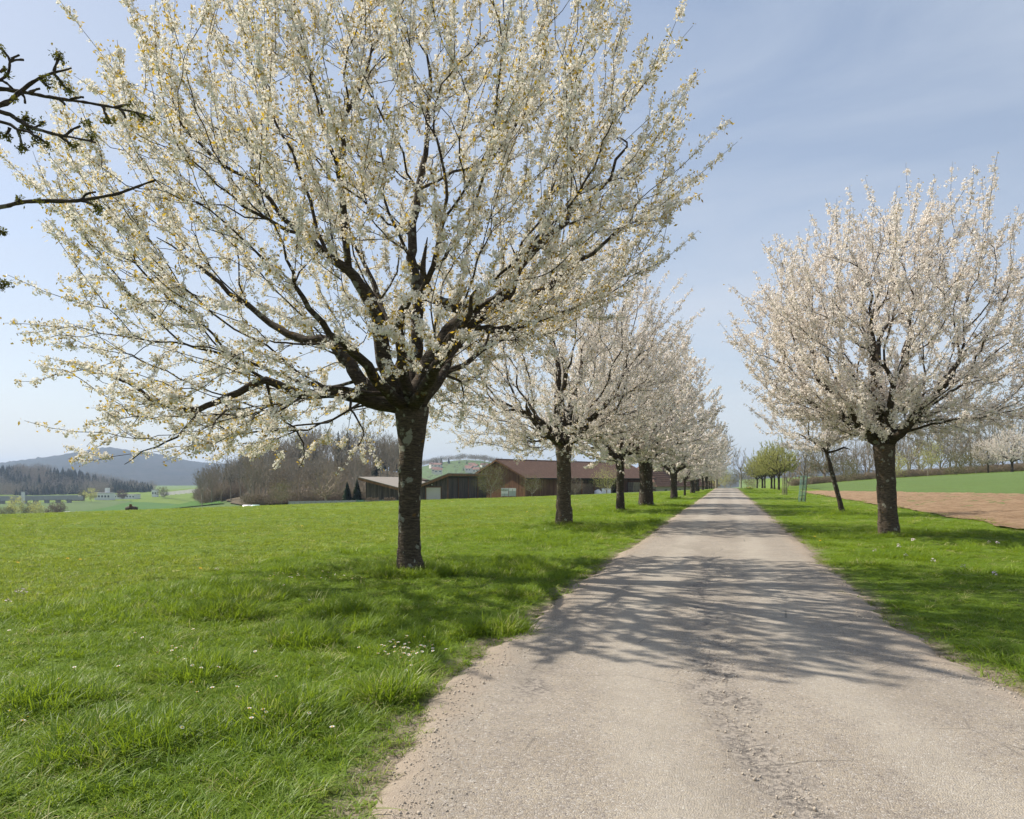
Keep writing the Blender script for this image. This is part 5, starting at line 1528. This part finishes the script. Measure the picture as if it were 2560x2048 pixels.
# ------------------------------------------------------------------ budding tree just outside the left edge
def bud_tree():
    rg = np.random.default_rng(404)
    base = Vector((-6.3, -0.6, float(H(-6.3, -.6))))
    root = empty('budding_fruit_tree', base, 0, 'dark budding fruit tree reaching in from the left with bare twigs', 'tree'); b = np.array(base)
    z2d = lambda zx, zy: (zx * .4058, 60 + zy * .4058)
    DP = 4.3
    def q(zx, zy, dd=0.0): return np.array(at(*z2d(zx, zy), DP + dd))
    fork = b + [.1, .2, 2.2]
    tr = Tubes(); tr.add(smooth_chain(np.array([b - [0, 0, .1], b + [.03, .05, 1.0], fork, fork + [.1, .2, 1.6], fork + [0, -.1, 3.2]]), np.array([.22, .18, .17, .12, .05]), rg, 6, .01)[0] - b,
                             smooth_chain(np.array([b - [0, 0, .1], b, fork, fork + [0, 0, 1.5], fork + [0, 0, 3]]), np.array([.22, .18, .17, .12, .05]), rg, 6, 0)[1], 14, .08, rg)
    obj('trunk', tr.mesh('trunk', M['darkbranch']), root)
    main = [
     ([(-60, 560), (0, 500), (110, 430), (200, 360), (300, 310), (440, 272)], .020, .006, [0, .05, .1, .1, .1, .1]),
     ([(-60, 385), (0, 400), (120, 415), (250, 440), (400, 465), (520, 482), (700, 515), (860, 552), (945, 585)], .016, .005, [.2] * 9),
     ([(-60, 505), (0, 540), (110, 590), (200, 640), (350, 682), (450, 700), (590, 730)], .017, .005, [-.1] * 7),
     ([(-60, 580), (0, 602), (110, 650), (180, 668), (240, 720)], .011, .004, [-.2] * 5),
     ([(-60, 1150), (0, 1128), (110, 1102), (240, 1090), (380, 1092), (500, 1085), (700, 1052), (830, 1008), (960, 962)], .018, .007, [.1] * 9),
     ([(-50, 420), (0, 345), (60, 235), (20, 165), (0, 150)], .010, .005, [.0] * 5)]
    twigs = [
     [(330, 292), (350, 240), (365, 190)], [(250, 335), (275, 370), (300, 390)], [(330, 300), (370, 350), (410, 400)], [(60, 230), (100, 222), (145, 222)], [(70, 215), (100, 200), (120, 190)],
     [(0, 345), (40, 365), (80, 400)], [(120, 415), (150, 450), (155, 490)], [(180, 420), (220, 405), (245, 398)], [(360, 460), (385, 480), (400, 500)], [(430, 468), (470, 455), (515, 452)],
     [(630, 505), (655, 560), (665, 600)], [(740, 525), (765, 555), (772, 580)], [(840, 545), (870, 575), (885, 585)], [(700, 515), (760, 500), (800, 495)], [(390, 690), (440, 655), (495, 628)],
     [(360, 682), (400, 715), (440, 748)], [(160, 620), (200, 680), (240, 700), (300, 745)], [(110, 650), (125, 700), (140, 765)], [(60, 640), (50, 665), (30, 690)], [(130, 610), (160, 580), (175, 575)],
     [(560, 720), (565, 705), (560, 690)], [(500, 1085), (530, 1050), (590, 1035)], [(500, 1088), (555, 1105), (605, 1125)], [(110, 1102), (118, 1085), (125, 1078)], [(0, 300), (20, 280), (35, 275)], [(215, 640), (260, 610), (262, 600)]]
    knobs = [(365, 185), (385, 220), (345, 200), (300, 388), (350, 345), (390, 370), (425, 400), (420, 425), (300, 330), (270, 345), (10, 160), (30, 285), (45, 315), (665, 600), (690, 600), (640, 590),
             (885, 590), (800, 500), (820, 560), (520, 620), (545, 615), (555, 680), (570, 700), (440, 750), (465, 742), (300, 745), (275, 738), (140, 768), (160, 765), (125, 770), (30, 690), (50, 695), (10, 680),
             (240, 705), (215, 715), (165, 590), (185, 600), (150, 640), (130, 660), (190, 650), (260, 610), (600, 1115), (610, 1140), (595, 1150), (240, 1088), (120, 1080), (5, 1283), (20, 1285), (0, 1590), (30, 1600), (50, 1595), (15, 1630), (940, 580), (95, 470), (160, 570)]
    for pts, ra, rb, dd in main:
        P = np.array([q(x_, y_, e) for (x_, y_), e in zip(pts, dd)])
        f0 = fork + [.05, .1, (.3 if pts[0][1] < 900 else -.3)]
        P = np.vstack([f0, f0 * .55 + P[0] * .45 + [0, 0, .12], f0 * .2 + P[0] * .8 + [0, 0, .05], f0 * .05 + P[0] * .95, P[1:]])
        R = np.r_[ra * 2.2, ra * 1.6, ra * 1.2, np.linspace(ra, rb, len(pts))] * .85
        Q, RR = smooth_chain(P, R, rg, 5, .012)
        RR = RR * rg.uniform(.82, 1.22, len(RR))
        T = Tubes(); T.add(Q - b, RR, 7)
        obj('limb', T.mesh('limb', M['darkbranch']), root)
    for pts in twigs:
        P = np.array([q(*w) for w in pts]); Q, RR = smooth_chain(P, np.linspace(.008, .005, len(pts)), rg, 3, .05)
        T = Tubes(); T.add(Q - b, RR * rg.uniform(.8, 1.4, len(RR)), 5)
        obj('twig', T.mesh('twig', M['darkbranch']), root)
    # extra limbs and twigs outside the picture, so the tree is a whole tree
    for k in range(5):
        a = 2.4 + k * .6
        P = np.array([fork + [0, 0, .2], fork + [math.cos(a) * .9, math.sin(a) * .9, 1.0], fork + [math.cos(a) * 1.9, math.sin(a) * 1.9, 2.0 + .3 * (k % 3)]])
        if at(0, HZ, 1) and (P[2][1] > 2.2 and P[2][0] > -5.6): continue
        Q, RR = smooth_chain(P, np.array([.07, .04, .012]), rg, 5, .03); T = Tubes(); T.add(Q - b, RR, 7); obj('limb', T.mesh('limb', M['darkbranch']), root)
    for (x_, y_) in knobs:
        c = q(x_, y_)
        P = c + rg.normal(0, .0085, (22, 3)) - b
        obj('bud_cluster', leaf_cloud('bud_cluster', P, .018, M['bud'], rg, 2, .005), root)['kind'] = 'stuff'
bud_tree()

# ------------------------------------------------------------------ end of the lane and the right-hand hedge line
bare_tree('bare_tree', 'large bare tree arching over the top of the lane', gnd(1792, 184), 14.5, .36, 5.4, 501, 260, 2600, 'twig_grey', 'twig_grey', None, .8, None, .022, .8)
bare_tree('bare_tree', 'smaller bare tree standing beyond the crest of the lane', gnd(1853, 205), 10.5, .22, 3.4, 502, 160, 1300, 'twig_grey', 'twig_grey', None, .75, None, .022, .7)
for i, (sx, dep, h, r, lm, lab_) in enumerate(((1800, 190, 4.2, 2.6, 'leaf_pale', 'green bush under the large bare tree at the top of the lane'), (1826, 200, 5.0, 2.6, 'leaf_olive', 'olive bush left of the lane crest'),
        (1868, 215, 6.0, 3.0, 'leaf_olive', 'olive bush right of the lane crest'), (1885, 220, 5.0, 3.0, 'log', 'brown bush under the leftmost light green trees'), (1812, 215, 6.5, 3.0, 'leaf_pale', 'pale green bush behind the large bare tree'))):
    bush('bush', lab_, gnd(sx, dep), h, r, 510 + i, lm, 1500, .2)
pine = bare_tree('pine_tree', 'broad loose pine behind the right-hand leaning tree', gnd(2062, 188), 9.5, .3, 5.2, 520, 200, 1400, 'twig_brown', 'twig_brown', None, .78, ('leaf_olive', 2600, .32), .02, .7)
hb = [bare_tree('bare_tree', 'shorter brown bare hedge tree beyond the crop field', gnd(2010, 196), 8.5, .2, 3.6, 530, 150, 1500, 'twig_brown', 'twig_brown', 'bare trees in the hedge beyond the crop field', .85, None, .022, .7),
      bare_tree('bare_tree', 'taller grey bare hedge tree beyond the crop field', gnd(2390, 172), 12.5, .26, 4.4, 531, 180, 1900, 'twig_grey', 'twig_grey', 'bare trees in the hedge beyond the crop field', .8, None, .022, .8)]
rh = np.random.default_rng(31)
for i, (sx, dep, s_) in enumerate(((1990, 205, .7), (2030, 200, .75), (2110, 186, .95), (2135, 192, .8), (2165, 184, 1.0), (2195, 190, .9), (2235, 180, .9), (2270, 184, 1.0), (2305, 178, .95), (2350, 180, 1.05), (2425, 170, .95), (2455, 176, 1.05), (2490, 168, .9), (2560, 170, 1.1), (2620, 165, 1.0), (2690, 160, 1.0))):
    copy_tree(hb[i % 2], gnd(sx, dep), rh.uniform(0, 6), s_, ('shorter brown bare hedge tree beyond the crop field', 'taller grey bare hedge tree beyond the crop field')[i % 2], 'bare trees in the hedge beyond the crop field')
for i in range(26):
    sx = 1975 + i * 27 + rh.uniform(-9, 9)
    copy_tree(hb[i % 2], gnd(sx, 205 - i * .6 + rh.uniform(0, 14)), rh.uniform(0, 6), rh.uniform(.8, 1.2) * (1.15 if i > 8 else .8), ('shorter brown bare hedge tree beyond the crop field', 'taller grey bare hedge tree beyond the crop field')[i % 2], 'bare trees in the hedge beyond the crop field')
for i, (sx, dep, h, r, lm, lab_) in enumerate(((2320, 166, 7.5, 3.0, 'leaf_pale', 'pale green bushy tree behind the crop field right of the stout trunk'), (2440, 160, 6.0, 3.2, 'leaf_olive', 'olive bush in the hedge beyond the crop field'),
        (2120, 176, 4.6, 3.0, 'leaf_olive', 'olive bush in the hedge behind the leaning young tree'), (2240, 172, 5.0, 3.2, 'leaf_pale', 'pale bush in the hedge right behind the stout trunk'), (2390, 158, 4.0, 3.0, 'leaf_olive', 'low olive bush at the edge of the crop field'))):
    bush('bush', lab_, gnd(sx, dep), h, r, 540 + i, lm, 1700, .24)
copy_tree(T5, gnd(2530, 150), 1.1, .82, 'blossoming tree beyond the crop field at the right edge', None)
copy_tree(T3, gnd(2470, 160), 2.1, .7, 'small blossoming tree beyond the crop field, left of the larger one at the right edge', None)
# bramble strip
n_ = 900
f_ = rh.uniform(0, 1, n_); sxs = 1980 + f_ * 800; dps = 186 - f_ * 34 + rh.uniform(-1, 5, n_)
P = np.array([gnd(float(a), float(b_)) for a, b_ in zip(sxs, dps)])
bramble_col = proto_collection('bramble_protos', [bpy.data.objects.new('bramble_clump', br_me)])
sc_ = rh.uniform(.45, 1.05, n_)
scatter('bramble_hedge', P, np.stack([sc_, sc_, sc_ * .9], 1), np.stack([0 * sc_, 0 * sc_, rh.uniform(0, 6.28, n_)], 1), np.zeros(n_, int), bramble_col, 'low brown bramble strip along the far edge of the crop field', 'hedge')
scatter('wood_undergrowth', UND[0], np.stack([UND[1] * 1.2, UND[1] * 1.2, UND[1]], 1), np.stack([0 * UND[1], 0 * UND[1], UND[2]], 1), np.zeros(len(UND[1]), int), bramble_col, 'brown bare undergrowth at the foot of the wood', 'undergrowth')
# two thin masts on the far hill
for (sx, top, lab_) in ((1962, 1122, 'left of two thin radio masts on the far hill'), (2004, 1128, 'right of two thin radio masts on the far hill')):
    p = at(sx, 1165, 2880); h = (1165 - top) / FPX * 2880
    root = empty('radio_mast', p, 0, lab_, 'mast', 'radio masts')
    MB().tube([(0, 0, -10), (0, 0, h * .6), (0, 0, h)], [1.3, .9, .5], 6).build('pole', M['mastgrey'], root)
    for z in (.55, .75, .9): MB().tube([(0, 0, h * z), (0, 0, h * z + 1.6)], 1.7, 8).build('antenna_ring', M['mastgrey'], root)

# ------------------------------------------------------------------ valley on the left
ridge_pts = [(-900, 1176), (-300, 1172), (0, 1186), (60, 1187), (120, 1190), (180, 1196), (240, 1210), (300, 1222), (360, 1230), (420, 1236)]
ridge('wooded_ridge', ridge_pts, 980, 1300, M['wooded'], 'dark wooded ridge beyond the valley road', rough=.1, n=120)
def ridge_z(sx, d, pts, dn, df):
    q = np.clip((d - dn) / (df - dn), 0, 1); hh = q * q * (3 - 2 * q)
    top = CAMH + (HZ - np.interp(sx, [a[0] for a in pts], [a[1] for a in pts])) / FPX * df
    return -22 + (top + 22) * hh
cr_b = [c for c in wsrc[0].children if c.name.startswith('crown')][0].data
cr_b2 = [c for c in wsrc[2].children if c.name.startswith('crown')][0].data
cr_c = [c for c in csrc.children if c.name.startswith('crown')][0].data
forest_col = proto_collection('forest_protos', [bpy.data.objects.new('forest_tree_0', cr_b), bpy.data.objects.new('forest_tree_1', cr_b2), bpy.data.objects.new('forest_tree_2', cr_c)])
def forest(name, sx0, sx1, d0, d1, n_, pts, dn, df, label, conif, seed, hs=(.8, 1.2)):
    rg = np.random.default_rng(seed)
    sx = rg.uniform(sx0, sx1, n_); d = rg.uniform(d0, d1, n_)
    P = np.array([at(float(a), HZ, float(b_)) for a, b_ in zip(sx, d)]); P[:, 2] = ridge_z(sx, d, pts, dn, df) - 1
    s_ = rg.uniform(*hs, n_); clump = vnoise(sx * .02, d * .01, seed)
    idx = np.where(clump + rg.normal(0, .15, n_) > 1 - conif, 2, rg.integers(0, 2, n_))
    w = np.where(idx == 2, s_ * 1.5, s_ * 1.7)
    scatter(name, P, np.stack([w, w, s_], 1), np.stack([0 * s_, 0 * s_, rg.uniform(0, 6.28, n_)], 1), idx, forest_col, label, 'forest')
forest('far_forest', -500, 380, 985, 1310, 1500, ridge_pts, 980, 1300, 'mixed dark forest on the ridge beyond the valley road', .5, 61)
vh = [(930, 1200), (1000, 1185), (1050, 1168), (1100, 1156), (1160, 1150), (1200, 1152), (1260, 1162), (1340, 1176), (1450, 1195)]
forest('hilltop_forest', 1030, 1420, 1400, 1530, 420, vh, 1000, 1500, 'bare wood along the top of the village hill', .15, 62, (.5, .8))
forest('village_trees', 1030, 1260, 1180, 1390, 90, vh, 1000, 1500, 'scattered trees among the village houses on the hill', .4, 63, (.25, .5))

def house_small(name, label, p, w, d, h, rh_, rz, wm, rm, group=None, cat='house', tower=None, nwin=3):
    root = empty(name, p, rz, label, cat, group)
    MB().box((0, 0, h / 2 - 1), (w, d, h + 2)).build('wall', M[wm], root)
    if rh_ > 0:
        MB().add([(-w / 2 - .3, -d / 2 - .5, h), (w / 2 + .3, -d / 2 - .5, h), (w / 2 + .3, d / 2 + .5, h), (-w / 2 - .3, d / 2 + .5, h), (-w / 2 - .3, 0, h + rh_), (w / 2 + .3, 0, h + rh_)],
                 [(0, 1, 5, 4), (2, 3, 4, 5), (1, 2, 5), (3, 0, 4), (3, 2, 1, 0)]).build('roof', M[rm], root)
    else:
        MB().box((0, 0, h + .25), (w + .6, d + .6, .5)).build('roof', M[rm], root)
    for i in range(nwin):
        x = -w / 2 + w * (i + .5) / nwin
        MB().box((x, -d / 2 - .02, h * .55), (w / nwin * .55, .12, h * .28)).build('window', M['glass'], root)
    if tower:
        MB().box((tower[0], 0, h + tower[1] / 2), (tower[2], tower[2], tower[1])).build('tower', M['white'], root)
    return root
def vz(sx, sy, d): return gnd(sx, d)
house_small('valley_works', 'white flat-roofed works building with a small tower in the valley', vz(262, 1247, 760), 15, 10, 6.6, 0, YAW, 'white', 'concrete', None, 'building', (2.5, 5, 3.2), 5)
house_small('valley_works', 'long low white works hall in the valley, right of the one with a tower', vz(318, 1245, 790), 22, 10, 4.2, 0, YAW - .1, 'white', 'concrete', None, 'building', None, 7)
house_small('valley_tower', 'small square white tower building in the valley', vz(388, 1241, 850), 5.2, 5.2, 7.4, 0, YAW, 'white', 'concrete', None, 'building', None, 2)
house_small('valley_hall', 'beige hall with a shallow grey roof in the valley', vz(188, 1247, 740), 13, 9, 3.4, 1.6, YAW, 'crate', 'concrete', None, 'building', None, 4)
house_small('valley_hall', 'dark brown long hall behind the valley road', vz(112, 1245, 760), 26, 8, 3.0, 1.0, YAW, 'boards_red', 'boards_dark', None, 'building', None, 6)
house_small('valley_hall', 'pale grey low hall between the brown hall and the beige one', vz(158, 1246, 770), 9, 8, 2.8, .8, YAW, 'concrete', 'roof_grey', None, 'building', None, 3)
root = empty('valley_mast', vz(58, 1252, 640), 0, 'thin white mast beside the valley road', 'mast')
MB().box((0, 0, 4), (1.9, 1.9, 11)).build('shaft', M['white'], root); MB().box((0, 0, 9.8), (2.3, 2.3, .6)).build('cap', M['concrete'], root)
vr = empty('valley_road', V(60, 620, -14.5), 0, 'grey raised valley road with parapet at the left edge', 'road'); o = vr.location
for i in range(12):
    a, b = V(-140 + i * 28, 600 + i * 6, 0), V(-140 + (i + 1) * 28 - .6, 600 + (i + 1) * 6, 0); zt = CAMH - (1244 - HZ) / FPX * 620
    MB().hexa([Vector(p) - o for p in wallpiece(a, b, zt - 3, zt, zt, 8, FW)]).build('deck', M['concrete'], vr)
    MB().hexa([Vector(p) - o for p in wallpiece(a - FW * .1, b - FW * .1, zt, zt + .9, zt + .9, .2, FW)]).build('parapet', M['mastgrey'], vr)
    MB().box(Vector((a.x, a.y, zt - 5)) - o + FW * 3, (1.4, 4, 6)).build('pier', M['concrete'], vr)
er = empty('bank_wall', V(450, 740, -11), 0, 'pale wall rising along the far bank towards the wood', 'wall'); o = er.location
for i in range(8):
    t0, t1 = i / 8, (i + 1) / 8 - .004
    a, b = V(400 + 100 * t0, 830 - 160 * t0, 0), V(400 + 100 * t1, 830 - 160 * t1, 0)
    za = CAMH - (1232 - 11 * t0 - HZ) / FPX * (830 - 160 * t0); zb = CAMH - (1232 - 11 * t1 - HZ) / FPX * (830 - 160 * t1)
    MB().hexa([Vector(p) - o for p in wallpiece(a, b, za - 3, za, zb, .5, FW)]).build('wall_panel', M['concrete'], er)
sheet('valley_field', [C2(140, 420), C2(560, 262), C2(500, 620), C2(330, 700)], 40, 40, .5, M['valley_crop'], 'bright green valley field below the wood')
sheet('valley_pasture', [C2(-300, 330), C2(160, 330), C2(330, 730), C2(-300, 610)], 40, 40, .35, M['valley_meadow'], 'pale valley pasture left of the bright field')
sheet('valley_slope', [C2(400, 215), C2(900, 168), C2(1000, 292), C2(470, 345)], 40, 30, .12, M['valley_meadow'], 'olive green slope between the meadow brow and the wood', 1.0)
sheet('valley_track', [C2(140, 395), C2(160, 395), C2(176, 470), C2(164, 470)], 6, 30, .9, M['concrete'], 'pale track bending through the valley pasture')
for i, (sx, dep, h, r, lm, lab_) in enumerate(((40, 345, 10.5, 3.0, 'leaf_pale', 'yellow-green ivy-clad willow at the left edge of the valley'), (92, 340, 7.5, 3.2, 'leaf_pale', 'light green bush right of the willow'), (70, 350, 8.5, 3.0, 'leaf_olive', 'grey-green bush between willow and light green bush'),
        (130, 348, 6.5, 3.0, 'log', 'brown bare bush beside the pale valley track'), (15, 335, 6.0, 3.4, 'leaf_olive', 'olive bush left of the willow'), (148, 365, 7.5, 2.6, 'log', 'brown bare small tree above the pale track'), (228, 690, 13, 5.4, 'leaf_pale', 'round yellow-green tree standing left of the white works building'),
        (205, 720, 9, 4, 'leaf_olive', 'olive tree left of the round yellow-green one'), (305, 740, 10, 4.2, 'log', 'bare brown tree before the long white hall'), (408, 800, 11, 7, 'leaf_olive', 'olive clump behind the pale bank wall'))):
    bush('valley_tree', lab_, gnd(sx, dep) if dep < 500 else vz(sx, 1250, dep), h, r, 600 + i, lm, 1500, .45 if dep < 500 else .8, None, 'tree')
rv = np.random.default_rng(44)
for i in range(13):
    sx = rv.uniform(1062, 1225); sy = rv.uniform(1163, 1184); d = 1420 - (sy - 1163) * 11
    house_small('village_house', 'small pale house with tiled roof in the village on the hill', at(sx, sy, d), rv.uniform(9, 13), 8, 5, 3.2, rv.uniform(-.6, .6) + YAW, 'plaster', 'orange_roof' if i == 3 else 'house_roof', 'houses of the hill village', nwin=2)

# ------------------------------------------------------------------ haze
hz = MB().box((0, 5750, 100), (18400, 13000, 252)).build('haze', None)
tag(hz, 'thin spring haze over the whole valley', 'haze', kind='stuff')
hm = bpy.data.materials.new('haze_air'); hm.use_nodes = True; ht = hm.node_tree; ht.nodes.clear()
ho = ht.nodes.new('ShaderNodeOutputMaterial'); hv = ht.nodes.new('ShaderNodeVolumePrincipled')
hv.inputs['Color'].default_value = (0.60, 0.76, 1.0, 1); hv.inputs['Density'].default_value = 0.00013; hv.inputs['Anisotropy'].default_value = 0.1
ht.links.new(hv.outputs[0], ho.inputs['Volume'])
hz.data.materials.append(hm)
